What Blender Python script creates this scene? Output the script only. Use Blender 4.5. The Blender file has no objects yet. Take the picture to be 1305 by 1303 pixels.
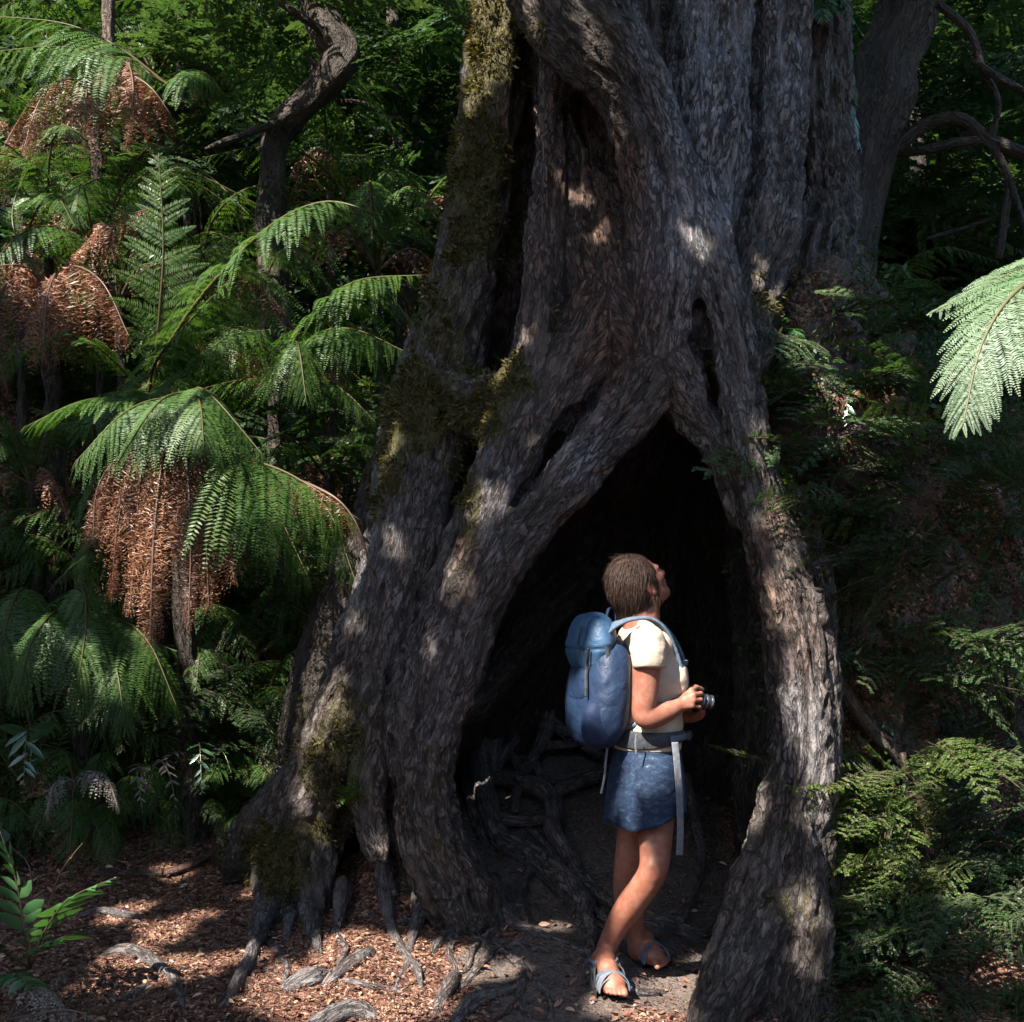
import bpy, math, random
import numpy as np
from mathutils import Vector, Matrix

# ------------------------------------------------------------------ camera, sky, sun, exposure
SC = bpy.context.scene
COL = SC.collection
FPX, CX, HV, CAMZ = 1600.0, 652.5, 747.0, 1.5      # focal length and view axis in photo pixels, eye height
cam_d = bpy.data.cameras.new("camera")
cam = bpy.data.objects.new("camera", cam_d)
COL.objects.link(cam)
cam.location = (0, 0, CAMZ)
cam.rotation_euler = (math.radians(90), 0, 0)
cam_d.sensor_width = 36.0
cam_d.lens = FPX / 1305.0 * 36.0
cam_d.shift_y = (HV - 651.5) / 1305.0
cam_d.clip_start = 0.05
cam_d.clip_end = 400.0
SC.camera = cam

SUN = np.array([-0.50, -0.60, 0.86]); SUN = SUN / np.linalg.norm(SUN)   # towards the sun
SUN_EL = math.asin(SUN[2]); SUN_AZ = math.atan2(SUN[0], SUN[1])
world = bpy.data.worlds.new("World")
SC.world = world
world.use_nodes = True
wn = world.node_tree
wn.nodes.clear()
sky = wn.nodes.new("ShaderNodeTexSky")
sky.sky_type = 'NISHITA'
sky.sun_disc = False
sky.sun_elevation = SUN_EL
sky.sun_rotation = SUN_AZ
bg = wn.nodes.new("ShaderNodeBackground")
bg.inputs["Strength"].default_value = 0.125
wo = wn.nodes.new("ShaderNodeOutputWorld")
wn.links.new(sky.outputs[0], bg.inputs[0])
wn.links.new(bg.outputs[0], wo.inputs[0])
sl = bpy.data.lights.new("sun", 'SUN')
sl.energy = 5.0
sl.angle = math.radians(0.5)
sl.color = (1.0, 0.90, 0.76)
so = bpy.data.objects.new("sun", sl)
COL.objects.link(so)
so.rotation_euler = Vector(SUN).to_track_quat('Z', 'Y').to_euler()
so.location = tuple(SUN * 30)
SC.view_settings.view_transform = 'Standard'
SC.view_settings.look = 'None'
SC.view_settings.gamma = 1.0
SC.view_settings.exposure = 1.95
SC.render.engine = 'CYCLES'
SC.cycles.max_bounces = 5
SC.cycles.diffuse_bounces = 3
SC.cycles.glossy_bounces = 2
SC.cycles.transmission_bounces = 4
SC.cycles.transparent_max_bounces = 4
SC.cycles.sample_clamp_indirect = 4.0

# ------------------------------------------------------------------ small toolkit
rng = np.random.default_rng(7)
random.seed(7)

def P(u, v, Y):
    """a place in the wood: Y metres ahead, seen at photo pixel (u, v)"""
    return np.array([(u - CX) / FPX * Y, Y, CAMZ + (HV - v) / FPX * Y])

def px(V):
    V = np.asarray(V)
    return CX + FPX * V[..., 0] / V[..., 1], HV - FPX * (V[..., 2] - CAMZ) / V[..., 1]

def _hash(ix, iy, iz, seed):
    n = (ix.astype(np.uint32) * np.uint32(374761393) + iy.astype(np.uint32) * np.uint32(668265263)
         + iz.astype(np.uint32) * np.uint32(2147483647) + np.uint32((seed * 1274126177) & 0xffffffff))
    n = (n ^ (n >> np.uint32(13))) * np.uint32(1274126177)
    n = n ^ (n >> np.uint32(16))
    return (n & np.uint32(0xffff)).astype(np.float32) / 32767.5 - 1.0

def noise3(p, seed=0):
    p = np.asarray(p, np.float32)
    i = np.floor(p)
    f = p - i
    f = f * f * (3 - 2 * f)
    i = i.astype(np.int64)
    r = 0
    for dx in (0, 1):
        for dy in (0, 1):
            for dz in (0, 1):
                w = (f[..., 0] if dx else 1 - f[..., 0]) * (f[..., 1] if dy else 1 - f[..., 1]) * (f[..., 2] if dz else 1 - f[..., 2])
                r = r + w * _hash(i[..., 0] + dx, i[..., 1] + dy, i[..., 2] + dz, seed)
    return r

def fbm(p, oct=3, seed=0):
    r, a = 0, 1.0
    p = np.asarray(p, np.float32)
    for k in range(oct):
        r = r + a * noise3(p * (2.03 ** k), seed + k)
        a *= 0.5
    return r

def spline(pts, n):
    """Catmull-Rom through rows of numbers, n rows out"""
    P0 = np.asarray(pts, float)
    if len(P0) == 2:
        t = np.linspace(0, 1, n)[:, None]
        return P0[0] * (1 - t) + P0[1] * t
    Q = np.vstack([2 * P0[0] - P0[1], P0, 2 * P0[-1] - P0[-2]])
    t = np.linspace(0, len(P0) - 1 - 1e-6, n)
    i = t.astype(int)
    f = (t - i)[:, None]
    a, b, c, d = Q[i], Q[i + 1], Q[i + 2], Q[i + 3]
    return 0.5 * (2 * b + (c - a) * f + (2 * a - 5 * b + 4 * c - d) * f ** 2 + (3 * b - a - 3 * c + d) * f ** 3)

def norm(v):
    return v / np.maximum(np.linalg.norm(v, axis=-1, keepdims=True), 1e-9)

def np_mesh(name, V, F, attrs=None, smooth=False):
    """mesh data from arrays; F is (m,3) or (m,4); attrs {name: (domain, array)}"""
    V = np.ascontiguousarray(V, np.float32)
    F = np.ascontiguousarray(F, np.int32)
    k = F.shape[1]
    me = bpy.data.meshes.new(name)
    me.vertices.add(len(V))
    me.vertices.foreach_set("co", V.ravel())
    me.loops.add(F.size)
    me.loops.foreach_set("vertex_index", F.ravel())
    me.polygons.add(len(F))
    me.polygons.foreach_set("loop_start", np.arange(0, F.size, k, dtype=np.int32))
    me.polygons.foreach_set("loop_total", np.full(len(F), k, np.int32))
    if smooth:
        me.polygons.foreach_set("use_smooth", np.ones(len(F), bool))
    me.update(calc_edges=True)
    for nm, (dom, arr) in (attrs or {}).items():
        arr = np.ascontiguousarray(arr, np.float32)
        if arr.ndim == 1:
            a = me.attributes.new(nm, 'FLOAT', dom)
            a.data.foreach_set("value", arr)
        else:
            a = me.attributes.new(nm, 'FLOAT_VECTOR', dom)
            a.data.foreach_set("vector", arr.ravel())
    me.validate()
    return me

def ob(name, me, mat=None, parent=None, **props):
    o = bpy.data.objects.new(name, me)
    COL.objects.link(o)
    if mat is not None and me is not None:
        me.materials.clear()
        me.materials.append(mat)
    if parent is not None:
        o.parent = parent
        o.matrix_parent_inverse = Matrix.Translation(-Vector(parent.location))
    for k, v in props.items():
        o[k] = v
    return o

def thing(name, loc, label, cat, group=None):
    """an Empty at the thing's base that carries its parts (parts are modelled in world space)"""
    o = bpy.data.objects.new(name, None)
    COL.objects.link(o)
    o.location = tuple(float(c) for c in loc)
    o.empty_display_size = 0.1
    o["label"] = label
    o["category"] = cat
    if group:
        o["group"] = group
    return o

def frames(C):
    """tangents and parallel-transported side vectors along a curve"""
    T = norm(np.gradient(C, axis=0))
    N = np.zeros_like(C)
    a = np.array([0, 0, 1.0]) if abs(T[0][2]) < 0.9 else np.array([1.0, 0, 0])
    n = a - T[0] * (a @ T[0])
    N[0] = n / np.linalg.norm(n)
    for i in range(1, len(C)):
        n = N[i - 1] - T[i] * (N[i - 1] @ T[i])
        N[i] = n / max(np.linalg.norm(n), 1e-9)
    return T, N, np.cross(T, N)

def tube(C, R, sides=10, cap=True):
    """verts and quads of a tube along C with radii R (collapsed caps)"""
    C = np.asarray(C, float)
    R = np.broadcast_to(np.asarray(R, float), (len(C),))
    T, N, B = frames(C)
    a = np.linspace(0, 2 * np.pi, sides, endpoint=False)
    V = C[:, None, :] + R[:, None, None] * (np.cos(a)[None, :, None] * N[:, None, :] + np.sin(a)[None, :, None] * B[:, None, :])
    if cap:
        V = np.concatenate([np.repeat(C[0][None, None, :], sides, 1), V, np.repeat(C[-1][None, None, :], sides, 1)], 0)
    n = len(V)
    V = V.reshape(-1, 3)
    i, j = np.meshgrid(np.arange(n - 1), np.arange(sides), indexing='ij')
    j2 = (j + 1) % sides
    F = np.stack([i * sides + j, i * sides + j2, (i + 1) * sides + j2, (i + 1) * sides + j], -1).reshape(-1, 4)
    return V, F

def cat(parts):
    """join (V, F) pairs"""
    Vs, Fs, n = [], [], 0
    for V, F in parts:
        Vs.append(V)
        Fs.append(F + n)
        n += len(V)
    return np.concatenate(Vs), np.concatenate(Fs)

# ------------------------------------------------------------------ soft solids: distance fields meshed by surface nets
class Field:
    def __init__(s, lo, hi, h):
        s.lo = np.asarray(lo, np.float32)
        s.h = h
        s.n = np.ceil((np.asarray(hi) - s.lo) / h).astype(int) + 1
        s.f = np.full(tuple(s.n), 0.5, np.float32)
        s.ax = [s.lo[k] + h * np.arange(s.n[k], dtype=np.float32) for k in range(3)]

    def box(s, lo, hi):
        a = np.clip(np.floor((np.asarray(lo) - s.lo) / s.h).astype(int), 0, s.n)
        b = np.clip(np.ceil((np.asarray(hi) - s.lo) / s.h).astype(int) + 1, 0, s.n)
        return tuple(slice(int(a[k]), int(b[k])) for k in range(3))

    def apply(s, sl, d, k, op):
        f = s.f[sl]
        if op == 'add':
            h = np.maximum(k - np.abs(f - d), 0) / k
            s.f[sl] = np.minimum(f, d) - h * h * k * 0.25
        elif op == 'sub':
            d = -d
            h = np.maximum(k - np.abs(f - d), 0) / k
            s.f[sl] = np.maximum(f, d) + h * h * k * 0.25
        else:
            h = np.maximum(k - np.abs(f - d), 0) / k
            s.f[sl] = np.maximum(f, d) + h * h * k * 0.25

    def cone(s, a, b, ra, rb, k=0.03, op='add', squash=None):
        a = np.asarray(a, np.float32); b = np.asarray(b, np.float32)
        m = max(ra, rb) + k + 2 * s.h
        sl = s.box(np.minimum(a, b) - m, np.maximum(a, b) + m)
        X = s.ax[0][sl[0]][:, None, None] - a[0]
        Yv = s.ax[1][sl[1]][None, :, None] - a[1]
        Z = s.ax[2][sl[2]][None, None, :] - a[2]
        if X.size == 0 or Yv.size == 0 or Z.size == 0:
            return
        d = b - a
        L2 = float(d @ d) + 1e-12
        t = np.clip((X * d[0] + Yv * d[1] + Z * d[2]) / L2, 0, 1)
        D = np.sqrt((X - t * d[0]) ** 2 + (Yv - t * d[1]) ** 2 + (Z - t * d[2]) ** 2) - (ra + (rb - ra) * t)
        s.apply(sl, D, k, op)

    def chain(s, pts, k=0.03, op='add'):
        """pts rows of x, y, z, r"""
        for p, q in zip(pts[:-1], pts[1:]):
            s.cone(p[:3], q[:3], p[3], q[3], k, op)

    def ell(s, c, r, rot=None, k=0.02, op='add', p=2.0):
        """(super)ellipsoid of half sizes r turned by the 3x3 matrix rot"""
        c = np.asarray(c, np.float32); r = np.asarray(r, np.float32)
        m = float(np.linalg.norm(r) if p > 2.5 else r.max()) + k + 2 * s.h
        sl = s.box(c - m, c + m)
        X = s.ax[0][sl[0]][:, None, None] - c[0]
        Yv = s.ax[1][sl[1]][None, :, None] - c[1]
        Z = s.ax[2][sl[2]][None, None, :] - c[2]
        if X.size == 0 or Yv.size == 0 or Z.size == 0:
            return
        M = np.eye(3) if rot is None else np.asarray(rot).T
        q = [np.abs(M[i, 0] * X + M[i, 1] * Yv + M[i, 2] * Z) / r[i] for i in range(3)]
        g = (q[0] ** p + q[1] ** p + q[2] ** p) ** (1.0 / p)
        D = (g - 1) * r.min()
        s.apply(sl, D.astype(np.float32), k, op)

    def mesh(s):
        f, h = s.f, s.h
        S = f < 0
        n = S.astype(np.int8)
        c = n[:-1, :-1, :-1] + n[1:, :-1, :-1] + n[:-1, 1:, :-1] + n[:-1, :-1, 1:] + n[1:, 1:, :-1] + n[1:, :-1, 1:] + n[:-1, 1:, 1:] + n[1:, 1:, 1:]
        I, J, K = np.nonzero((c > 0) & (c < 8))
        idx = np.full(c.shape, -1, np.int32)
        idx[I, J, K] = np.arange(len(I))
        acc = np.zeros((len(I), 3), np.float32)
        cnt = np.zeros(len(I), np.float32)
        val = {(x, y, z): f[I + x, J + y, K + z] for x in (0, 1) for y in (0, 1) for z in (0, 1)}
        for a in val:
            for axis in range(3):
                if a[axis]:
                    continue
                b = tuple(1 if q == axis else a[q] for q in range(3))
                f0, f1 = val[a], val[b]
                m = (f0 < 0) != (f1 < 0)
                t = np.where(m, f0 / np.where(m, f0 - f1, 1), 0)
                pt = np.array(a, np.float32)[None, :].repeat(len(I), 0)
                pt[:, axis] += t
                acc += pt * m[:, None]
                cnt += m
        V = np.stack([I, J, K], 1) + acc / cnt[:, None]
        V = V * h + s.lo
        Fs = []
        for axis in range(3):
            o1, o2 = (axis + 1) % 3, (axis + 2) % 3
            A = [slice(None)] * 3
            Bq = [slice(None)] * 3
            A[axis] = slice(0, -1); Bq[axis] = slice(1, None)
            for o in (o1, o2):
                A[o] = slice(1, -1); Bq[o] = slice(1, -1)
            s0, s1 = S[tuple(A)], S[tuple(Bq)]
            e = np.nonzero(s0 != s1)
            base = [np.array(x) for x in e]
            flip = s0[e]
            base[o1] = base[o1] + 1; base[o2] = base[o2] + 1
            def cell(d1, d2):
                q = [b.copy() for b in base]
                q[o1] -= d1; q[o2] -= d2
                return idx[q[0], q[1], q[2]]
            Q = np.stack([cell(1, 1), cell(0, 1), cell(0, 0), cell(1, 0)], 1)
            Q[~flip] = Q[~flip][:, ::-1]
            Fs.append(Q)
        F = np.concatenate(Fs)
        F = F[(F >= 0).all(1)]
        return V.astype(np.float32), F.astype(np.int32)

def vnormals(V, F):
    n = np.cross(V[F[:, 2]] - V[F[:, 0]], V[F[:, 3]] - V[F[:, 1]])
    N = np.zeros_like(V)
    for k in range(4):
        for a in range(3):
            N[:, a] += np.bincount(F[:, k], n[:, a], len(V)).astype(N.dtype)
    return norm(N)

def relax(V, F, it=1, lam=0.5):
    """Laplacian smoothing over quad edges"""
    E = np.concatenate([F[:, [0, 1]], F[:, [1, 2]], F[:, [2, 3]], F[:, [3, 0]]])
    E = np.concatenate([E, E[:, ::-1]])
    cnt = np.maximum(np.bincount(E[:, 0], minlength=len(V)), 1)
    V = V.copy()
    for _ in range(it):
        S = np.stack([np.bincount(E[:, 0], V[E[:, 1], a], len(V)) for a in range(3)], 1) / cnt[:, None]
        V += lam * (S - V)
    return V

# ------------------------------------------------------------------ materials
def newmat(name):
    m = bpy.data.materials.new(name)
    m.use_nodes = True
    nt = m.node_tree
    nt.nodes.clear()
    return m, nt

class NT:
    """terse node building"""
    def __init__(s, name):
        s.m, s.t = newmat(name)
        s.out = s.n("ShaderNodeOutputMaterial")

    def n(s, typ, **kw):
        x = s.t.nodes.new(typ)
        for k, v in kw.items():
            if k.startswith("i_"):
                key = k[2:]
                x.inputs[int(key) if key.isdigit() else key.replace("_", " ")].default_value = v
            else:
                setattr(x, k, v)
        return x

    def l(s, a, b):
        s.t.links.new(a, b)

    def attr(s, nm):
        return s.n("ShaderNodeAttribute", attribute_name=nm)

    def noise(s, vec, scale, detail=3.0, rough=0.55, dist=0.0):
        x = s.n("ShaderNodeTexNoise")
        x.inputs["Scale"].default_value = scale
        x.inputs["Detail"].default_value = detail
        x.inputs["Roughness"].default_value = rough
        x.inputs["Distortion"].default_value = dist
        if vec is not None:
            s.l(vec, x.inputs["Vector"])
        return x.outputs[0]

    def vmul(s, vec, xyz):
        x = s.n("ShaderNodeVectorMath", operation='MULTIPLY')
        x.inputs[1].default_value = xyz
        s.l(vec, x.inputs[0])
        return x.outputs[0]

    def ramp(s, fac, stops, interp='LINEAR'):
        x = s.n("ShaderNodeValToRGB")
        x.color_ramp.interpolation = interp
        e = x.color_ramp.elements
        while len(e) < len(stops):
            e.new(0.5)
        for k, (p, c) in enumerate(stops):
            e[k].position = p
            e[k].color = (*c, 1) if len(c) == 3 else c
        s.l(fac, x.inputs[0])
        return x.outputs[0]

    def math(s, op, a, b=None, clamp=False):
        x = s.n("ShaderNodeMath", operation=op, use_clamp=clamp)
        for k, q in enumerate((a, b)):
            if q is None:
                continue
            if isinstance(q, (int, float)):
                x.inputs[k].default_value = q
            else:
                s.l(q, x.inputs[k])
        return x.outputs[0]

    def mix(s, fac, a, b, mode='MIX'):
        x = s.n("ShaderNodeMix", data_type='RGBA', blend_type=mode)
        for sock, q in ((x.inputs[0], fac), (x.inputs[6], a), (x.inputs[7], b)):
            if isinstance(q, (int, float)):
                sock.default_value = q
            elif isinstance(q, tuple):
                sock.default_value = (*q, 1) if len(q) == 3 else q
            else:
                s.l(q, sock)
        return x.outputs[2]

    def bump(s, height, strength, dist, prev=None):
        x = s.n("ShaderNodeBump")
        x.inputs["Strength"].default_value = strength
        x.inputs["Distance"].default_value = dist
        s.l(height, x.inputs["Height"])
        if prev is not None:
            s.l(prev, x.inputs["Normal"])
        return x.outputs[0]

    def pbr(s, color, rough=0.8, spec=0.3, normal=None, **kw):
        b = s.n("ShaderNodeBsdfPrincipled")
        for sock, q in (("Base Color", color), ("Roughness", rough)):
            if isinstance(q, tuple):
                b.inputs[sock].default_value = (*q, 1)
            elif isinstance(q, (int, float)):
                b.inputs[sock].default_value = q
            else:
                s.l(q, b.inputs[sock])
        b.inputs["Specular IOR Level"].default_value = spec
        if normal is not None:
            s.l(normal, b.inputs["Normal"])
        for k, v in kw.items():
            b.inputs[k.replace("_", " ")].default_value = v
        s.l(b.outputs[0], s.out.inputs[0])
        return s.m

def bark_material(name, dark, mid, light, moss=True, bump=1.0):
    t = NT(name)
    co = t.attr("bark_co").outputs["Vector"]
    pos = t.n("ShaderNodeTexCoord").outputs["Object"]
    fib = t.noise(t.vmul(co, (60, 60, 60)), 1.0, 5, 0.6)
    fine = t.noise(t.vmul(co, (170, 170, 420)), 1.0, 4, 0.65)
    vor = t.n("ShaderNodeTexVoronoi", feature='DISTANCE_TO_EDGE')
    wv = t.n("ShaderNodeVectorMath", operation='ADD')
    wn_ = t.n("ShaderNodeTexNoise"); wn_.inputs["Scale"].default_value = 40.0; wn_.inputs["Detail"].default_value = 3.0
    t.l(co, wn_.inputs["Vector"])
    t.l(t.vmul(co, (36, 36, 92)), wv.inputs[0]); t.l(t.vmul(wn_.outputs[1], (2.6, 2.6, 3.4)), wv.inputs[1])
    vor.inputs["Scale"].default_value = 1.0
    t.l(wv.outputs[0], vor.inputs["Vector"])
    crack = t.ramp(vor.outputs[0], [(0.0, (0, 0, 0)), (0.06, (.25, .25, .25)), (0.16, (1, 1, 1))])
    patchy = t.ramp(t.noise(t.vmul(co, (13, 13, 16)), 1.0, 3, 0.6), [(0.30, (1, 1, 1)), (0.50, (.0, .0, .0))])
    crack = t.math('MAXIMUM', crack, patchy)
    plate = t.noise(t.vmul(co, (32, 32, 120)), 1.0, 5, 0.65, 0.6)
    big = t.noise(pos, 2.6, 4, 0.6)
    cav = t.attr("cav").outputs["Fac"]
    c = t.ramp(fib, [(0.32, dark), (0.5, mid), (0.68, light)])
    strip = t.noise(t.vmul(co, (17, 17, 9)), 1.0, 5, 0.65)
    c = t.mix(t.ramp(strip, [(0.40, (.95, .95, .95)), (0.52, (0, 0, 0))]), c, t.mix(0.7, c, dark))
    c = t.mix(t.ramp(t.noise(t.vmul(co, (9, 9, 14)), 1.0, 3, .6), [(0.45, (0, 0, 0)), (0.65, (.8, .8, .8))]), c, t.mix(1.0, c, (1.35, .85, .62), 'MULTIPLY'))
    c = t.mix(t.ramp(plate, [(0.35, (0, 0, 0)), (0.65, (1, 1, 1))]), c, t.mix(0.55, c, light))
    c = t.mix(t.ramp(fine, [(0.42, (0, 0, 0)), (0.75, (0.6, 0.6, 0.6))]), c, tuple(min(1, q * 1.5) for q in light))
    c = t.mix(t.ramp(big, [(0.4, (0, 0, 0)), (0.7, (1, 1, 1))]), c, t.mix(0.5, c, (mid[0] * 1.25, mid[1] * 0.95, mid[2] * 0.75)))
    c = t.mix(t.math('MULTIPLY', t.math('SUBTRACT', 1.0, crack), t.ramp(big, [(0.3, (.4, .4, .4)), (0.6, (.9, .9, .9))])), c, dark)
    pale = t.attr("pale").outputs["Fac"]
    c = t.mix(pale, c, t.mix(1.0, c, (2.2, 2.55, 3.1), 'MULTIPLY'))  # greyer bark, with a blue sky sheen painted in
    red = t.attr("red").outputs["Fac"]
    rc = t.mix(1.0, t.ramp(fib, [(0.3, (0.025, 0.011, 0.008)), (0.52, (0.13, 0.058, 0.037)), (0.72, (0.32, 0.19, 0.135))]), t.mix(crack, (.15, .15, .15), (1, 1, 1)), 'MULTIPLY')
    c = t.mix(red, c, rc)
    soil_shade = t.attr("soil_shade").outputs["Fac"]
    c = t.mix(soil_shade, c, t.ramp(fine, [(0.3, (0.010, 0.008, 0.007)), (0.7, (0.042, 0.032, 0.028))]))  # dark earth at the foot, also painted shade of hollow and overhang
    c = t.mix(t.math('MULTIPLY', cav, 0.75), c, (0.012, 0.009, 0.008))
    rough = 0.62
    if moss:
        ms = t.attr("moss").outputs["Fac"]
        mn = t.noise(pos, 38.0, 5, 0.7)
        mm = t.ramp(t.math('ADD', ms, t.math('MULTIPLY', t.math('SUBTRACT', mn, 0.5), 1.3)), [(0.42, (0, 0, 0)), (0.62, (1, 1, 1))])
        mc = t.ramp(t.noise(pos, 60.0, 5, 0.75), [(0.30, (0.014, 0.013, 0.006)), (0.48, (0.050, 0.045, 0.014)), (0.62, (0.105, 0.090, 0.026)), (0.75, (0.20, 0.16, 0.06))])
        c = t.mix(mm, c, mc)
    n1 = t.bump(fib, 0.6 * bump, 0.012, t.bump(strip, 0.9 * bump, 0.03))
    n2 = t.bump(crack, 1.0 * bump, 0.02, t.bump(plate, 1.0 * bump, 0.022, n1))
    n3 = t.bump(fine, 1.0 * bump, 0.007, n2)
    if moss:
        n3 = t.bump(t.math('MULTIPLY', mm, mn), 0.5, 0.01, n3)
    return t.pbr(c, rough, 0.45, n3)

def leaf_material(name, stops, trans=0.35, rough=0.45, gloss=0.08, tint=None):
    """two-sided leaf: rnd (0-1 per face) picks its colour"""
    t = NT(name)
    r = t.attr("rnd").outputs["Fac"]
    c = t.ramp(r, stops)
    d = t.n("ShaderNodeBsdfDiffuse")
    tr = t.n("ShaderNodeBsdfTranslucent")
    g = t.n("ShaderNodeBsdfGlossy")
    g.inputs["Roughness"].default_value = rough
    g.inputs["Color"].default_value = (0.9, 0.95, 1, 1)
    t.l(c, d.inputs[0])
    t.l(t.mix(1.0, c, tint or (1.25, 1.35, 0.55), 'MULTIPLY'), tr.inputs[0])
    m1 = t.n("ShaderNodeMixShader"); m1.inputs[0].default_value = trans
    t.l(d.outputs[0], m1.inputs[1]); t.l(tr.outputs[0], m1.inputs[2])
    m2 = t.n("ShaderNodeMixShader"); m2.inputs[0].default_value = gloss
    t.l(m1.outputs[0], m2.inputs[1]); t.l(g.outputs[0], m2.inputs[2])
    t.l(m2.outputs[0], t.out.inputs[0])
    return t.m
# ------------------------------------------------------------------ terrain
def sstep(a, b, x):
    t = np.clip((x - a) / (b - a), 0, 1)
    return t * t * (3 - 2 * t)

def G(x, y):
    """ground height"""
    x = np.asarray(x, float); y = np.asarray(y, float)
    z = 0.13 * np.clip(y - 4.3, -1.0, 2.6)
    z = z + 0.9 * sstep(6.6, 10.5, y) + 0.05 * np.clip(y - 10, 0, 30)
    z = z + 0.55 * sstep(-1.3, -3.6, x) * sstep(5.6, 7.6, y)                  # left bank
    z = z + 1.9 * sstep(6.35, 8.3, y) * sstep(-.8, -1.9, x)
    z = z + 0.42 * sstep(5.3, 6.8, y) * np.exp(-((x - .1) / .75) ** 2)       # the floor climbs inside the hollow
    z = z + 0.35 * sstep(1.7, 3.2, x) * sstep(4.0, 5.5, y)                    # right bank
    z = z + 9.0 * sstep(14, 25, y)                                             # wooded hillside far behind
    z = z + .30 * np.exp(-((x + .47) / .20) ** 2 - ((y - 5.62) / .30) ** 2)      # litter heaped between two root legs
    q = np.stack([x, y, np.zeros_like(x)], -1)
    near = sstep(9, 5, np.hypot(x, y - 4.5))
    z = z + 0.05 * fbm(q * 0.9, 3, 11) + 0.018 * fbm(q * 5.5, 3, 21) * near
    return z

def GP(u, v, dz=0.0):
    """where the line of sight through pixel (u, v) meets the ground"""
    Y = np.linspace(3.0, 14, 1500)
    X = (u - CX) / FPX * Y
    Z = CAMZ + (HV - v) / FPX * Y
    g = G(X, Y) + dz
    i = int(np.argmax(Z < g)) if (Z < g).any() else len(Y) - 1
    return np.array([X[i], Y[i], g[i] - dz])

gx = np.concatenate([np.arange(-60, -8, 2.0), np.arange(-8, -3.2, 0.15), np.arange(-3.2, 3.4, 0.03), np.arange(3.4, 8, 0.15), np.arange(8, 61, 2.0)])
gy = np.concatenate([np.arange(-50, 2, 2.0), np.arange(2, 4.0, 0.1), np.arange(4.0, 7.6, 0.03), np.arange(7.6, 14, 0.15), np.arange(14, 61, 2.0)])
XX, YY = np.meshgrid(gx, gy, indexing='ij')
ZZ = G(XX, YY)
fine = (np.abs(XX) < 3.4) & (YY > 3.9) & (YY < 7.7)
ZZ = ZZ + np.where(fine, 0.007 * fbm(np.stack([XX, YY, 0 * XX], -1) * 24, 2, 31), 0)
n1, n2 = XX.shape
ii, jj = np.meshgrid(np.arange(n1 - 1), np.arange(n2 - 1), indexing='ij')
gF = np.stack([ii * n2 + jj, (ii + 1) * n2 + jj, (ii + 1) * n2 + jj + 1, ii * n2 + jj + 1], -1).reshape(-1, 4)
t = NT("forest floor")
pos = t.n("ShaderNodeTexCoord").outputs["Object"]
warp = t.n("ShaderNodeVectorMath", operation='ADD')
t.l(pos, warp.inputs[0])
nz = t.n("ShaderNodeTexNoise"); nz.inputs["Scale"].default_value = 30.0
t.l(pos, nz.inputs["Vector"])
sc = t.vmul(nz.outputs[1], (0.03, 0.03, 0.03)); t.l(sc, warp.inputs[1])
vo = t.n("ShaderNodeTexVoronoi"); vo.inputs["Scale"].default_value = 75.0
t.l(warp.outputs[0], vo.inputs["Vector"])
cr = t.n("ShaderNodeSeparateColor"); t.l(vo.outputs["Color"], cr.inputs[0])
lit = t.ramp(cr.outputs[0], [(0.0, (0.03, 0.016, 0.012)), (0.3, (0.075, 0.036, 0.028)), (0.6, (0.16, 0.082, 0.060)), (0.85, (0.26, 0.155, 0.11)), (1.0, (0.42, 0.30, 0.22))])
soil_shade = t.ramp(t.noise(pos, 60, 5, 0.65), [(0.3, (0.055, 0.044, 0.041)), (0.7, (0.17, 0.138, 0.125))])
trod = t.attr("trod").outputs["Fac"]
sm = t.ramp(t.math('ADD', trod, t.math('MULTIPLY', t.math('SUBTRACT', t.noise(pos, 9, 5, 0.65), 0.5), 1.2)), [(0.4, (0, 0, 0)), (0.62, (1, 1, 1))])
col = t.mix(sm, lit, soil_shade)
h = t.math('ADD', vo.outputs["Distance"], t.math('MULTIPLY', t.noise(pos, 140, 4, 0.7), 0.6))
ground_mat = t.pbr(col, 0.85, 0.25, t.bump(h, 0.8, 0.012))
TROD = [(0.1, 5.9, 0.9), (0.45, 5.6, 0.8), (0.45, 4.7, 0.4), (0.05, 4.7, 0.28), (0.5, 5.0, 0.45), (0.35, 6.4, 0.8), (0.15, 4.35, 0.25), (0.8, 5.2, 0.35), (-0.1, 5.3, 0.28)]
def trod_at(x, y):
    r = np.zeros_like(x)
    for (a, b, c) in TROD:
        r = np.maximum(r, sstep(1.15, 0.7, np.hypot(x - a, y - b) / c))
    return r
ground = ob("ground", np_mesh("ground", np.stack([XX, YY, ZZ], -1).reshape(-1, 3), gF, {"trod": ('POINT', trod_at(XX, YY).ravel())}, True), ground_mat, kind="structure")

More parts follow.
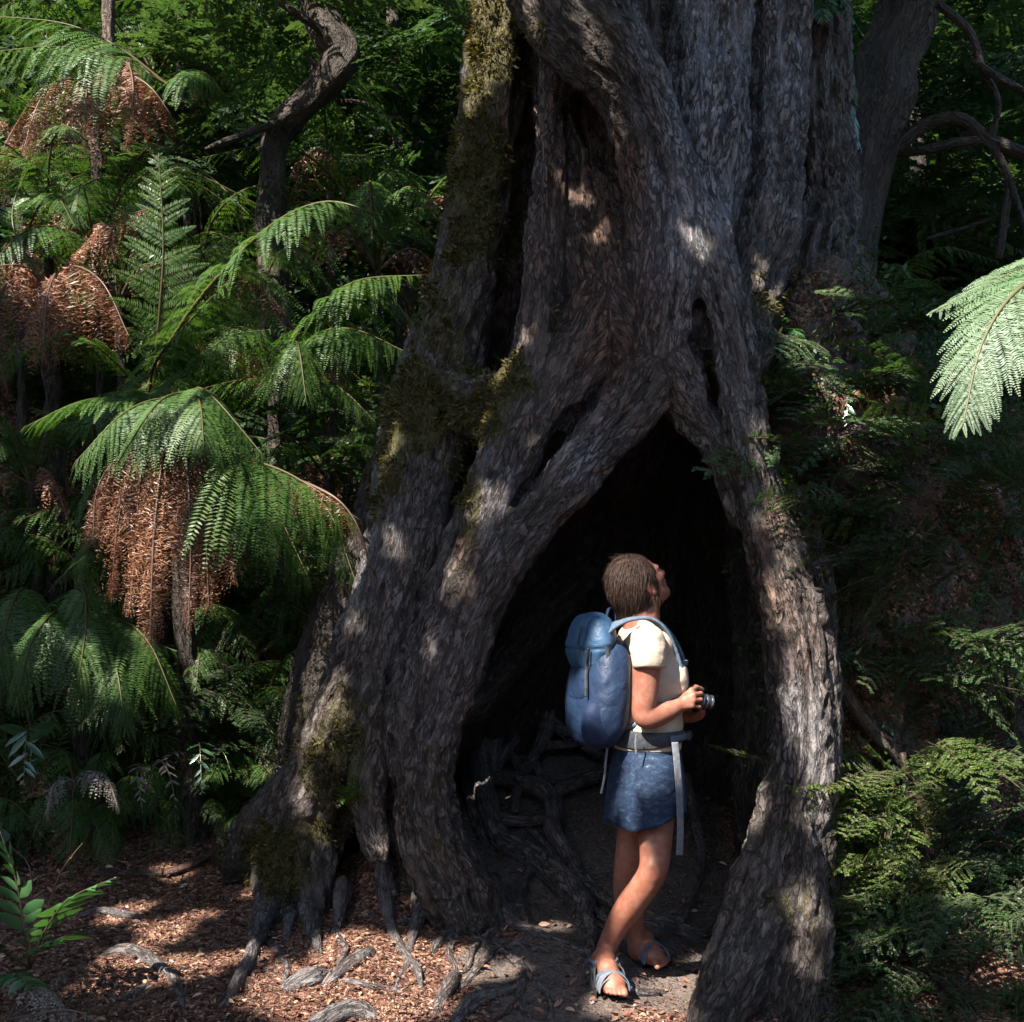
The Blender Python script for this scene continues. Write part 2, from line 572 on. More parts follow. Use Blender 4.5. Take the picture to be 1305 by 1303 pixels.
# ------------------------------------------------------------------ the giant hollow tree
TL = {  # limbs: photo column, row, metres ahead, radius in photo pixels; blend in metres
 "core": ([(815, -120, 6.0, 165), (815, 150, 5.95, 160), (810, 330, 5.85, 150), (815, 420, 5.75, 105)], .06),
 "back_left_column": ([(690, -120, 6.0, 70), (668, 120, 5.95, 75), (640, 330, 5.85, 70), (612, 470, 5.65, 55)], .05),
 "mossy_column": ([(655, -120, 5.6, 55), (648, 0, 5.58, 44), (640, 70, 5.55, 46), (628, 180, 5.52, 48), (610, 270, 5.5, 50), (590, 370, 5.45, 52), (566, 460, 5.4, 54), (550, 540, 5.35, 58), (533, 620, 5.3, 54), (508, 720, 5.25, 52), (480, 820, 5.25, 54), (448, 910, 5.3, 56), (412, 1000, 5.4, 56), (382, 1070, 5.5, 54), (362, 1125, 5.5, 46)], .05),
 "centre": ([(745, -120, 5.5, 75), (745, 100, 5.5, 70), (752, 240, 5.42, 72), (765, 340, 5.3, 82), (785, 420, 5.18, 84), (815, 468, 5.12, 62)], .05),
 "centre_rib": ([(800, 160, 5.3, 16), (795, 260, 5.28, 30), (800, 350, 5.16, 40), (790, 430, 5.08, 50)], .04),
 "overhang": ([(700, -120, 5.05, 72), (722, -10, 5.0, 66), (765, 55, 4.98, 54), (805, 110, 5.0, 42), (832, 180, 5.04, 40), (850, 270, 5.06, 52), (850, 370, 5.08, 60), (840, 450, 5.06, 56)], .045),
 "grey_column": ([(905, -120, 5.35, 62), (905, 20, 5.32, 58), (900, 120, 5.26, 60), (892, 220, 5.18, 58), (882, 320, 5.12, 56)], .035),
 "grey_column_side": ([(862, -120, 5.45, 30), (866, 60, 5.4, 30), (880, 160, 5.3, 36)], .03),
 "right_column": ([(985, -120, 5.55, 52), (982, 60, 5.52, 50), (978, 180, 5.46, 52), (965, 290, 5.34, 54), (945, 390, 5.18, 44), (950, 460, 5.02, 34)], .035),
 "far_column": ([(1040, -120, 5.85, 46), (1040, 120, 5.85, 50), (1045, 260, 5.8, 50), (1030, 360, 5.65, 60)], .04),
 "right_leg": ([(880, 240, 5.05, 40), (905, 330, 4.99, 38), (928, 410, 4.95, 33), (945, 480, 4.92, 34), (958, 550, 4.9, 36), (970, 620, 4.88, 34), (992, 700, 4.84, 40), (1014, 780, 4.8, 46), (1026, 870, 4.76, 50), (1026, 970, 4.72, 54), (1012, 1060, 4.68, 58), (996, 1150, 4.62, 62), (980, 1240, 4.56, 66), (965, 1350, 4.5, 72)], .035),
 "right_leg_back": ([(1000, 640, 5.05, 34), (1030, 740, 5.0, 38), (1040, 860, 4.95, 38), (1044, 980, 4.9, 40), (1046, 1100, 4.85, 42), (1046, 1220, 4.8, 44), (1044, 1350, 4.72, 46)], .03),
 "right_leg_toe": ([(1016, 1000, 4.72, 30), (1000, 1080, 4.66, 42), (972, 1170, 4.57, 48), (934, 1255, 4.44, 42), (898, 1330, 4.32, 30), (870, 1370, 4.25, 18)], .07),
 "right_leg_rib": ([(1015, 1000, 4.55, 12), (1030, 1100, 4.5, 18), (1035, 1200, 4.46, 22), (1035, 1330, 4.4, 28)], .04),
 "arch_inner": ([(862, 470, 5.0, 40), (884, 515, 4.99, 24), (905, 545, 4.98, 18), (928, 590, 4.96, 20), (955, 660, 4.93, 24)], .03),
 "left_strand": ([(702, 0, 5.3, 20), (703, 120, 5.24, 18), (699, 240, 5.16, 19), (693, 330, 5.1, 24), (688, 420, 5.03, 34), (672, 510, 5.0, 42), (645, 590, 4.98, 42), (617, 670, 4.97, 44), (585, 750, 4.99, 46), (548, 840, 5.0, 44), (530, 940, 5.1, 44), (536, 1010, 5.2, 34), (548, 1070, 5.26, 22), (560, 1120, 5.26, 14)], .035),
 "shoulder": ([(765, 400, 5.1, 50), (735, 455, 5.04, 46), (705, 505, 5.0, 38), (680, 560, 4.98, 30)], .045),
 "arch_left": ([(850, 440, 5.06, 58), (812, 500, 4.99, 44), (765, 556, 4.95, 38), (712, 622, 4.92, 35), (656, 690, 4.92, 34), (612, 768, 4.94, 34), (578, 860, 4.98, 36), (548, 950, 5.03, 38), (545, 1040, 5.08, 44), (575, 1120, 5.08, 46), (605, 1190, 5.04, 36)], .03),
 "left_inner": ([(562, 650, 5.22, 26), (540, 740, 5.18, 28), (512, 830, 5.16, 30), (490, 900, 5.14, 24), (474, 970, 5.12, 22), (470, 1030, 5.12, 20), (482, 1090, 5.1, 17)], .03),
 "left_filler": ([(530, 830, 5.3, 46), (510, 920, 5.4, 46), (500, 1000, 5.5, 40)], .05),
 "ledge": ([(560, 505, 5.35, 40), (612, 520, 5.2, 36), (655, 505, 5.08, 32)], .04),
 "foot_flare": ([(372, 1080, 5.4, 40), (352, 1140, 5.28, 26), (330, 1190, 5.15, 15)], .04),
 "foot_flare_right": ([(395, 1060, 5.4, 40), (392, 1130, 5.3, 28), (398, 1200, 5.18, 18)], .04),
 "side_flare": ([(380, 1010, 5.5, 40), (330, 1070, 5.6, 34), (300, 1110, 5.6, 20)], .05),
 "wall_left": ([(590, 500, 5.8, 80), (540, 700, 5.9, 95), (470, 900, 6.05, 100), (430, 1060, 6.2, 90)], .08),
 "wall_back_left": ([(690, 430, 6.1, 110), (640, 650, 6.5, 135), (590, 850, 6.8, 140), (560, 1010, 7.0, 140)], .08),
 "wall_back": ([(800, 400, 6.2, 130), (780, 650, 6.8, 125), (740, 850, 7.1, 140), (720, 1010, 7.3, 140)], .08),
 "wall_back_right": ([(880, 380, 6.1, 110), (860, 600, 6.6, 68), (845, 800, 7.0, 66), (830, 1000, 7.3, 70)], .06),
 "wall_right": ([(975, 420, 5.7, 75), (1000, 620, 5.8, 75), (1015, 820, 5.85, 80), (1020, 1060, 5.85, 85)], .06),
 "wall_gap": ([(925, 430, 6.3, 70), (930, 620, 6.5, 62), (935, 820, 6.7, 62), (938, 1020, 6.9, 66)], .06),
 "inner_rib": ([(600, 900, 5.7, 22), (690, 790, 6.0, 26), (770, 690, 6.2, 24), (820, 560, 6.1, 30)], .04),
 "inner_rib_low": ([(640, 790, 6.1, 18), (700, 690, 6.15, 20), (730, 600, 6.0, 24)], .04),
}
lo, hi = np.array([-1.75, 4.05, -0.12]), np.array([2.0, 7.75, 4.72])
FT = Field(lo, hi, 0.0125)
CH = []
SLIM = {'right_leg': .86, 'right_leg_back': .82, 'arch_left': .86, 'left_strand': .88, 'mossy_column': .92, 'left_filler': .8, 'right_leg_toe': .9, 'right_column': .93, 'grey_column': .93, 'centre': .93, 'left_inner': .9}
for nm, (pts, k) in TL.items():
    rows = []
    for (u, v, Y, r) in pts:
        p = P(u, v, Y)
        rows.append([*p, r * SLIM.get(nm, 1.0) * Y / FPX])
    rows = spline(rows, max(6, 3 * len(rows)))
    rows[:, 3] = np.maximum(rows[:, 3], 0.02)
    if nm not in ('core', 'centre_rib', 'grey_column_side', 'right_leg_rib', 'inner_rib_low'):
        CH.append(rows)
    FT.chain(rows, k)
    if nm == "core":
        continue
# hollows: behind the overhang, the cave, the cleft over the arch
def carve(pts, k=.04):
    FT.chain(spline([[*P(u, v, Y), r * Y / FPX] for (u, v, Y, r) in pts], 12), k, 'sub')
carve([(800, 900, 5.75, 120), (800, 740, 5.7, 95), (825, 600, 5.55, 55)], .05)
carve([(745, 130, 5.28, 14), (765, 175, 5.26, 20), (790, 215, 5.2, 9)], .03)
carve([(792, 150, 5.12, 8), (799, 200, 5.1, 12), (797, 238, 5.1, 6)], .02)
carve([(885, 385, 4.95, 8), (897, 450, 4.94, 11), (910, 520, 4.96, 9)], .02)
carve([(858, 20, 5.25, 8), (862, 60, 5.2, 10), (858, 95, 5.15, 4)], .02)
for dy in (0, .12, .26):
    carve([(594, 565, 5.12 + dy, 8), (591, 600, 5.1 + dy, 15), (578, 650, 5.08 + dy, 10), (560, 700, 5.08 + dy, 5)], .02)
for dy in (0, .1, .22):
    carve([(736, 518, 4.93 + dy, 7), (712, 560, 4.92 + dy, 13), (684, 605, 4.91 + dy, 13), (655, 648, 4.90 + dy, 6)], .02)
for dy in (0, .15, .3):
    carve([(676, 40, 5.3 + dy, 14), (672, 150, 5.3 + dy, 20), (664, 280, 5.25 + dy, 24), (648, 400, 5.2 + dy, 26), (628, 462, 5.2 + dy, 14)], .03)
for dy in (0, .1, .2):
    carve([(886, 382, 4.95 + dy, 8), (897, 450, 4.94 + dy, 12), (910, 520, 4.95 + dy, 10)], .02)
for dy in (-.06, .04, .14):
    carve([(566, 690, 5.06 + dy, 5), (538, 760, 5.03 + dy, 9), (512, 840, 5.02 + dy, 10), (494, 905, 5.05 + dy, 6)], .02)
    carve([(508, 900, 5.1 + dy, 5), (504, 970, 5.08 + dy, 9), (512, 1050, 5.06 + dy, 10), (524, 1130, 5.05 + dy, 8)], .02)
    carve([(455, 930, 5.2 + dy, 4), (442, 1000, 5.2 + dy, 9), (438, 1070, 5.2 + dy, 14), (440, 1140, 5.2 + dy, 16)], .03)
    carve([(1016, 640, 4.86 + dy, 3), (1044, 780, 4.82 + dy, 6), (1054, 900, 4.8 + dy, 7), (1050, 1040, 4.72 + dy, 7), (1048, 1180, 4.66 + dy, 7)], .02)
V, F = FT.mesh()
del FT
V = relax(V, F, 2, 0.5)
# bark coordinates: offsets from the nearest limb's axis, and the way along it
def limb_coords(V, chains):
    n = len(V)
    best = np.full((3, n), 9.0, np.float32)
    who = np.zeros((3, n), np.int32)
    for ci, R in enumerate(chains):
        d = np.full(n, 9.0, np.float32)
        for p, q in zip(R[:-1], R[1:]):
            a = (q[:3] - p[:3]).astype(np.float32)
            t = np.clip((V - p[:3].astype(np.float32)) @ a / max(float(a @ a), 1e-9), 0, 1)
            dd = np.linalg.norm(V - p[:3].astype(np.float32) - t[:, None] * a, axis=1) - (p[3] + (q[3] - p[3]) * t)
            d = np.minimum(d, dd)
        w = np.full(n, ci, np.int32)
        for k in range(3):
            m = d < best[k]
            b2, w2 = best[k].copy(), who[k].copy()
            best[k] = np.where(m, d, b2); who[k] = np.where(m, w, w2)
            d, w = np.where(m, b2, d), np.where(m, w2, w)
    return best, who

def co_on(V, who, chains):
    out = np.zeros((len(V), 3), np.float32)
    for ci, R in enumerate(chains):
        m = who == ci
        if not m.any():
            continue
        C = R[:, :3]
        T, N, B = frames(C)
        s = np.concatenate([[0], np.cumsum(np.linalg.norm(np.diff(C, axis=0), axis=1))])
        W = V[m]
        d2 = ((W[:, None, :] - C[None]) ** 2).sum(-1)
        i = np.clip(d2.argmin(1), 1, len(C) - 2)
        e = W - C[i]
        al = (e * T[i]).sum(1)
        e2 = e - al[:, None] * T[i]
        out[m] = np.stack([(e2 * N[i]).sum(1) + ci * 3.7, (e2 * B[i]).sum(1), (s[i] + al) * 0.16], 1)
    return out

best, who = limb_coords(V, CH)
W3 = np.exp(-np.clip(best - best[0], 0, 1) / 0.045)
W3 /= W3.sum(0)
N = vnormals(V, F)
hgt = np.zeros(len(V), np.float32)
for k in range(3):
    co = co_on(V, who[k], CH)
    if k == 0:
        co0 = co
    flute = fbm(co * np.array([5.5, 5.5, 6.0]), 2, 3)
    rid = 1 - np.abs(fbm(co * np.array([15, 15, 14]), 2, 9)) * 1.6
    fin = 1 - np.abs(fbm(co * np.array([34, 34, 42]), 2, 17)) * 1.6
    pl = 1 - np.abs(fbm(co * np.array([24, 24, 80]), 2, 27)) * 1.7
    hgt += W3[k] * (0.026 * flute + 0.020 * rid + 0.010 * fin + 0.013 * pl)
lump = 0.020 * fbm(V * 3.0, 3, 40)
V = V + N * (hgt - 0.026 + lump)[:, None]
# cavity measure: how far a point lies below its smoothed surroundings
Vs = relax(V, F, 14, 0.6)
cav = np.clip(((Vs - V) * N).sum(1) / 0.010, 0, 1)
u, v = px(V)
def blobs(lst):
    r = np.zeros(len(V), np.float32)
    for (a, b, ra, rb, s) in lst:
        r = np.maximum(r, s * sstep(1.5, 0.1, np.hypot((u - a + 26 * wob1) / ra, (v - b + 40 * wob2) / rb)))
    return r
up = np.clip(N[:, 2], -1, 1)
wob1, wob2 = fbm(V * 5, 3, 81), fbm(V * 5, 3, 82)
moss = blobs([(630, 60, 50, 150, 1.1), (600, 250, 70, 140, .95), (500, 560, 50, 90, .7), (560, 400, 50, 90, .55), (545, 530, 75, 70, .9), (500, 600, 40, 50, .8), (610, 525, 60, 50, 1.0), (660, 490, 40, 22, 1.0),
              (600, 640, 26, 90, .65), (590, 720, 22, 50, .5), (430, 960, 60, 130, .62), (360, 1080, 70, 60, .75), (545, 1000, 40, 130, .5), (420, 1060, 60, 60, .6),
              (1035, 1180, 18, 90, .5), (1000, 1160, 36, 60, .45), (905, 90, 20, 90, .25), (1030, 400, 60, 80, .6), (985, 520, 26, 70, .5), (935, 80, 14, 120, .35), (700, 420, 14, 40, .3)])
moss = np.clip(moss + 0.25 * np.clip(up, 0, 1) * (moss > 0.05), 0, 1)
red = blobs([(650, 120, 40, 160, .55), (640, 380, 55, 110, .35), (715, 210, 22, 110, .6), (800, 210, 40, 60, .95), (770, 330, 90, 190, .85), (745, 200, 60, 140, .6), (660, 300, 60, 160, .6), (830, 440, 60, 60, .4), (650, 250, 60, 200, .55), (720, 420, 50, 60, .4), (690, 130, 14, 90, .5), (770, 330, 26, 70, .5), (985, 720, 26, 90, .65), (1010, 800, 44, 70, .45), (930, 430, 18, 60, .5), (975, 650, 20, 50, .6), (740, 420, 60, 20, .4), (590, 700, 18, 70, .45)])
pale = blobs([(900, 80, 80, 240, 1.0), (880, 240, 60, 140, .9), (985, 80, 40, 180, .75), (860, 330, 50, 90, .6), (640, 640, 30, 90, .5), (740, 590, 40, 60, .6), (560, 900, 60, 150, .3), (1020, 950, 50, 150, .4), (930, 420, 40, 100, .4), (480, 700, 50, 100, .3)])  # grey bark zones; skylight on the right columns is put into their colour
shadez = blobs([(745, 60, 60, 90, .8), (780, 130, 40, 50, .8), (830, 470, 40, 30, .3)])  # shade below the overhang, put into the bark colour
inside = sstep(5.35, 5.8, V[:, 1]) * (v > 430)  # shade of the hollow painted onto its inner walls
soil_shade = np.clip(inside * 0.85 + sstep(0.22, 0.02, V[:, 2] - G(V[:, 0], V[:, 1])) * 0.5, 0, 1)
soil_shade = np.maximum(soil_shade, shadez)
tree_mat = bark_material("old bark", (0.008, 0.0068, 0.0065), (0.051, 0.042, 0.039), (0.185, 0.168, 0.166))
giant = thing("hollow_tree", (0.45, 5.7, 0.2), "giant old tree with an arched hollow at its base that the hiker stands in", "tree")
tree_me = np_mesh("trunk", V, F, {"bark_co": ('POINT', co0), "moss": ('POINT', moss), "red": ('POINT', red), "soil_shade": ('POINT', soil_shade), "cav": ('POINT', cav), "pale": ('POINT', pale)}, True)
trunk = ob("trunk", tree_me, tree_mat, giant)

# the trunk goes on up out of the picture and carries an unseen leaf canopy added to shade the place
C = spline([[0.60, 5.85, 4.5], [0.62, 5.9, 6.0], [0.3, 5.7, 7.8], [-0.6, 5.2, 9.2]], 40)
R = np.interp(np.linspace(0, 1, 40), [0, .3, 1], [0.86, 0.74, 0.35])
tv, tf = tube(C, R, 64)
a_ = np.arctan2(tv[:, 1] - 5.85, tv[:, 0] - 0.6)
q_ = np.stack([np.cos(a_) * 2, np.sin(a_) * 2, tv[:, 2] * 0.3], 1)
tv = tv + np.stack([np.cos(a_), np.sin(a_), 0 * a_], 1) * (0.06 * fbm(q_ * 3, 3, 5))[:, None]
z_ = np.zeros(len(tv))
parts_up = np_mesh("upper_trunk", tv, tf, {"bark_co": ('POINT', q_ * 0.4), "moss": ('POINT', z_), "red": ('POINT', z_), "soil_shade": ('POINT', z_), "cav": ('POINT', z_)}, True)
ob("upper_trunk", parts_up, tree_mat, giant)
# ------------------------------------------------------------------ leaves, fronds, sprays
LEAF_TUNE = 1.0
def leaves(C, D, U, L, W, fold=0.12):
    """one folded diamond per leaf: base C, direction D, face normal U"""
    D = norm(D)
    S = norm(np.cross(D, U))
    U = np.cross(S, D)
    L = np.broadcast_to(np.asarray(L, float), (len(C),))[:, None]
    W = np.broadcast_to(np.asarray(W, float), (len(C),))[:, None]
    m = C + 0.42 * L * D
    V = np.stack([C, m + 0.5 * W * S + fold * W * U, C + L * D - 0.06 * L * U, m - 0.5 * W * S + fold * W * U], 1).reshape(-1, 3)
    F = np.arange(len(C) * 4).reshape(-1, 4)
    return V, F

def wide_leaves(C, D, U, L, W, sag=0.15):
    """longer leaf of three folded pairs of faces with a drooping tip"""
    D = norm(D); S = norm(np.cross(D, U)); U = np.cross(S, D)
    n = len(C)
    L = np.broadcast_to(np.asarray(L, float), (n,))[:, None]
    W = np.broadcast_to(np.asarray(W, float), (n,))[:, None]
    rows = []
    for f, w in ((0, .18), (.3, .95), (.65, .85), (1.0, .06)):
        c = C + f * L * D - sag * L * f * f * U
        rows += [c - 0.5 * w * W * S + .12 * w * W * U, c, c + 0.5 * w * W * S + .12 * w * W * U]
    V = np.stack(rows, 1).reshape(-1, 3)
    b = np.arange(n)[:, None] * 12
    q = []
    for k in range(3):
        q += [[3 * k, 3 * k + 1, 3 * k + 4, 3 * k + 3], [3 * k + 1, 3 * k + 2, 3 * k + 5, 3 * k + 4]]
    F = (b[:, :, None] + np.array(q)[None]).reshape(-1, 4)
    return V, F

def frond_mesh(name, pts, W, npairs=30, nleaf=18, up=(0, 0, 1), droop=0.2, sag=0.5, start=0.1, simple=False, curl=0.0, tone=(0, .9), seed=0, lean=62, leafw=1.0, asym=1.0):
    """a fern frond along a curve: pinnae left and right of the rachis, each with rows of pinnules (or one leaf each when simple)"""
    r = np.random.default_rng(seed + 1000)
    C = spline(pts, 60)
    s = np.concatenate([[0], np.cumsum(np.linalg.norm(np.diff(C, axis=0), axis=1))])
    Lr = s[-1]
    f = np.linspace(start, 0.99, npairs)
    f = np.repeat(f, 2) + r.normal(0, .2 / npairs, npairs * 2)
    f = np.clip(f, 0, 0.995)
    side = np.tile([1.0, -1.0], npairs)
    Ci = np.stack([np.interp(f * Lr, s, C[:, a]) for a in range(3)], 1)
    Tg = norm(np.gradient(C, axis=0))
    Ti = norm(np.stack([np.interp(f * Lr, s, Tg[:, a]) for a in range(3)], 1))
    up = np.broadcast_to(np.asarray(up, float), Ti.shape)
    Ui = norm(up - Ti * (up * Ti).sum(1, keepdims=True))
    Bi = np.cross(Ti, Ui)
    prof = np.clip(1.25 * sstep(start - .12, start + .28, f) * (1 - f) ** 0.62 + .02, 0, 1)
    w = W * prof * r.uniform(.86, 1.08, len(f))
    w = np.where(side > 0, w, w * asym)
    A = np.radians(lean - 22 * f) + r.normal(0, .06, len(f))
    Z = np.array([0, 0, 1.0])
    D = norm(np.cos(A)[:, None] * Ti + (side * np.sin(A))[:, None] * Bi - (droop * r.uniform(.4, 1.8, len(f)))[:, None] * Z + r.normal(0, .05, (len(f), 3)))
    if simple:
        V, F = wide_leaves(Ci, D, Ui, w, np.maximum(w * 0.26 * leafw, .004), sag)
        per = 6
        rn = np.repeat(r.uniform(*tone, len(f)), per)
    else:
        j = (np.arange(nleaf) + .5) / nleaf
        sg = w[:, None] * j[None, :]
        X = Ci[:, None] + D[:, None] * sg[..., None] - Z * (sag * w[:, None] * j[None, :] ** 2)[..., None]
        tg = norm(D[:, None] - Z * (2 * sag * j[None, :])[..., None])
        if curl:
            X = X + r.normal(0, curl * .12, (len(f), 1, 3)) * (sg ** 1.2)[..., None]
        Up = norm(Ui[:, None] - tg * (Ui[:, None] * tg).sum(-1, keepdims=True))
        Pp = np.cross(tg, Up)
        out = []
        for sd in (1, -1):
            d = norm(0.45 * tg + sd * Pp - curl * r.uniform(0, 1.0, X.shape) * Up + r.normal(0, .08 + .42 * curl, X.shape))
            ln = (w[:, None] * (0.165 if not curl else .26) * (1 - j[None, :] ** 1.6) ** .8 + .002) * r.uniform(.85, 1.15, sg.shape)
            ln = np.minimum(ln, .05) * (1 if not curl else r.uniform(.5, 1.3, ln.shape))
            wd = np.maximum(w[:, None] / nleaf * .80 * leafw, .0018) * np.ones_like(sg)
            out.append(leaves(X.reshape(-1, 3), d.reshape(-1, 3), Up.reshape(-1, 3) + r.normal(0, .12 + .3 * curl, (X.size // 3, 3)), ln.ravel(), wd.ravel(), .05))
        V, F = cat(out)
        base = r.uniform(*tone, len(f))
        rn = np.clip(np.tile(np.repeat(base, nleaf), 2) * .6 + .4 * r.uniform(*tone, 2 * len(f) * nleaf), *tone)
    rv, rf = tube(C, np.linspace(.0075, .0015, 60) * (Lr / 1.2 + .3), 5)
    n0 = len(V)
    V = np.concatenate([V, rv]); F = np.concatenate([F, rf + n0])
    rn = np.concatenate([rn, np.full(len(rf), 1.0)])
    return np_mesh(name, V, F, {"rnd": ('FACE', rn)})

FERN = leaf_material("fern green", [(0, (0.026, 0.068, 0.016)), (.45, (0.048, 0.108, 0.022)), (.9, (0.090, 0.155, 0.032)), (1.0, (0.085, 0.070, 0.025))], .38, .5, .025)
FERN_PALE = leaf_material("pale fern", [(0, (0.036, 0.086, 0.026)), (.5, (0.065, 0.125, 0.040)), (.9, (0.105, 0.170, 0.062)), (1.0, (0.10, 0.09, 0.035))], .35, .5, .025)
FERN_SUN = leaf_material("sunlit pale fern", [(0, (0.060, 0.130, 0.060)), (.5, (0.100, 0.175, 0.090)), (.9, (0.150, 0.225, 0.125)), (1.0, (0.14, 0.13, 0.06))], .35, .5, .03)  # brighter copy of the pale fern, sunshine put into its colour
FERN_LIME = leaf_material("fresh fern", [(0, (0.035, 0.095, 0.010)), (.5, (0.065, 0.140, 0.014)), (.9, (0.11, 0.185, 0.022)), (1.0, (0.08, 0.07, 0.02))], .5, .45, .05)
DEAD = leaf_material("dead fern", [(0, (0.050, 0.020, 0.011)), (.4, (0.15, 0.055, 0.027)), (.75, (0.27, 0.125, 0.062)), (.92, (0.36, 0.22, 0.135)), (1.0, (0.10, 0.055, 0.035))], .2, .5, .05, (1.2, .9, .7))
GREYDEAD = leaf_material("withered fern", [(0, (0.10, 0.085, 0.075)), (.9, (0.27, 0.24, 0.23)), (1.0, (0.12, 0.10, 0.08))], .15, .5, .05, (1, 1, 1))
BROAD = leaf_material("hard fern", [(0, (0.020, 0.070, 0.028)), (.5, (0.035, 0.105, 0.040)), (.9, (0.060, 0.150, 0.055)), (1.0, (0.07, 0.06, 0.025))], .3, .35, .10)
BEECH = leaf_material("small leaves", [(0, (0.020, 0.055, 0.022)), (.5, (0.038, 0.085, 0.030)), (.85, (0.062, 0.115, 0.036)), (1.0, (0.095, 0.135, 0.036))], .4, .5, .03)
BEECH_LT = leaf_material("young small leaves", [(0, (0.045, 0.095, 0.020)), (.5, (0.075, 0.130, 0.026)), (1.0, (0.13, 0.18, 0.040))], .45, .5, .03)
WOODLEAF = leaf_material("woodland leaves", [(0, (0.018, 0.042, 0.020)), (.5, (0.036, 0.072, 0.032)), (.85, (0.062, 0.100, 0.042)), (1.0, (0.10, 0.125, 0.050))], .4, .55, .02)
TWIG = bark_material("twig bark", (0.03, 0.024, 0.02), (0.085, 0.068, 0.056), (0.17, 0.14, 0.12), moss=False)
DARKBARK = bark_material("dark bark", (0.009, 0.007, 0.006), (0.032, 0.026, 0.023), (0.072, 0.060, 0.053), moss=True)
REDBARK = bark_material("reddish bark", (0.022, 0.012, 0.009), (0.075, 0.040, 0.028), (0.16, 0.10, 0.075), moss=True)

def limb_mesh(name, chains, sides=14, rough=.10, seed=0, moss=0.0, fr=9.0):
    """bark covered limbs: chains of x, y, z, r rows -> one mesh"""
    Vs, Fs, Co, Mo, n = [], [], [], [], 0
    for k, rows in enumerate(chains):
        rows = np.asarray(rows, float)
        L = np.linalg.norm(np.diff(rows[:, :3], axis=0), axis=1).sum()
        R = spline(rows, int(np.clip(L / .025, 12, 160)))
        R[:, 3] = np.maximum(R[:, 3], .0015)
        V, F = tube(R[:, :3], R[:, 3], sides)
        m = len(R) + 2
        i = np.clip(np.arange(m) - 1, 0, len(R) - 1)
        cen = np.repeat(R[i, :3], sides, 0); rad = np.repeat(R[i, 3], sides)
        s = np.repeat(np.concatenate([[0], np.cumsum(np.linalg.norm(np.diff(R[:, :3], axis=0), axis=1))])[i], sides)
        a = np.tile(np.linspace(0, 2 * np.pi, sides, endpoint=False), m)
        co = np.stack([np.cos(a) * rad + k * 1.7 + seed, np.sin(a) * rad, s * .16], 1)
        cc = np.stack([np.cos(a) * 1.3, np.sin(a) * 1.3, s * 2.2 / max(rad.max(), .02) * .1], 1) + k * 5.1 + seed
        V = cen + (V - cen) * (1 + rough * 1.6 * fbm(cc * 1.4, 3, seed))[:, None]
        V = V + (.35 * rad * 1.0)[:, None] * np.stack([noise3(np.stack([s * fr, 0 * s + k + q * 9.3, 0 * s + seed], 1), 3) for q in range(3)], 1) * rough * 3
        Vs.append(V); Fs.append(F + n); Co.append(co); n += len(V)
        Mo.append(np.full(len(V), moss))
    V = np.concatenate(Vs); z = np.zeros(len(V))
    return np_mesh(name, V, np.concatenate(Fs), {"bark_co": ('POINT', np.concatenate(Co)), "moss": ('POINT', np.concatenate(Mo)), "red": ('POINT', z), "soil_shade": ('POINT', z), "cav": ('POINT', z)}, True)

def rows_px(pts):
    return np.array([[*P(u, v, Y), r * Y / FPX] for (u, v, Y, r) in pts])

# ------------------------------------------------------------------ tree ferns and ground ferns
_seed = [100]
def sd():
    _seed[0] += 1
    return _seed[0]

KIND = {
 'green': ("frond", FERN, dict(npairs=23, nleaf=32, droop=.06, sag=.34)),
 'pale': ("frond", FERN_PALE, dict(npairs=23, nleaf=34, droop=.06, sag=.28)),
 'lime': ("frond", FERN_LIME, dict(npairs=22, nleaf=26, droop=.05, sag=.2)),
 'dead': ("dead_frond", DEAD, dict(npairs=30, nleaf=22, droop=.55, sag=.9, curl=1.0, leafw=.55)),
 'grey': ("dead_frond", GREYDEAD, dict(npairs=20, nleaf=12, droop=.4, sag=.6, curl=.6)),
}
def add_frond(root, pts, W, kind, **kw):
    W = W * (1.15 if kind in ('green', 'pale', 'lime') else 1.0)
    nm, mat, d = KIND[kind]
    d = dict(d); d.update(kw)
    return ob(nm, frond_mesh(nm, [P(*p) for p in pts], W, seed=sd(), **d), mat, root)

def fern_stem(root, u, v, Y, r=.07):
    top = P(u, v, Y)
    base = np.array([top[0] + .05, top[1] + .1, G(top[0] + .05, top[1] + .1) - .1])
    if base[2] > top[2] - .05:
        base[2] = top[2] - .3
    rows = [[*base, r * 1.3], [*(base * .5 + top * .5), r], [*top, r * .8]]
    ob("stem", limb_mesh("stem", [rows], 18, .3, sd(), .2), DARKBARK, root)
    return base

def tree_fern(label, crown, fronds, stem=.045):
    t0 = P(*crown)
    root = thing("tree_fern", (t0[0], t0[1], G(t0[0], t0[1])), label, "fern", "tree ferns left of the hollow tree")
    fern_stem(root, *crown, stem)
    for fr in fronds:
        add_frond(root, fr[0], fr[1], fr[2], **(fr[3] if len(fr) > 3 else {}))
    return root

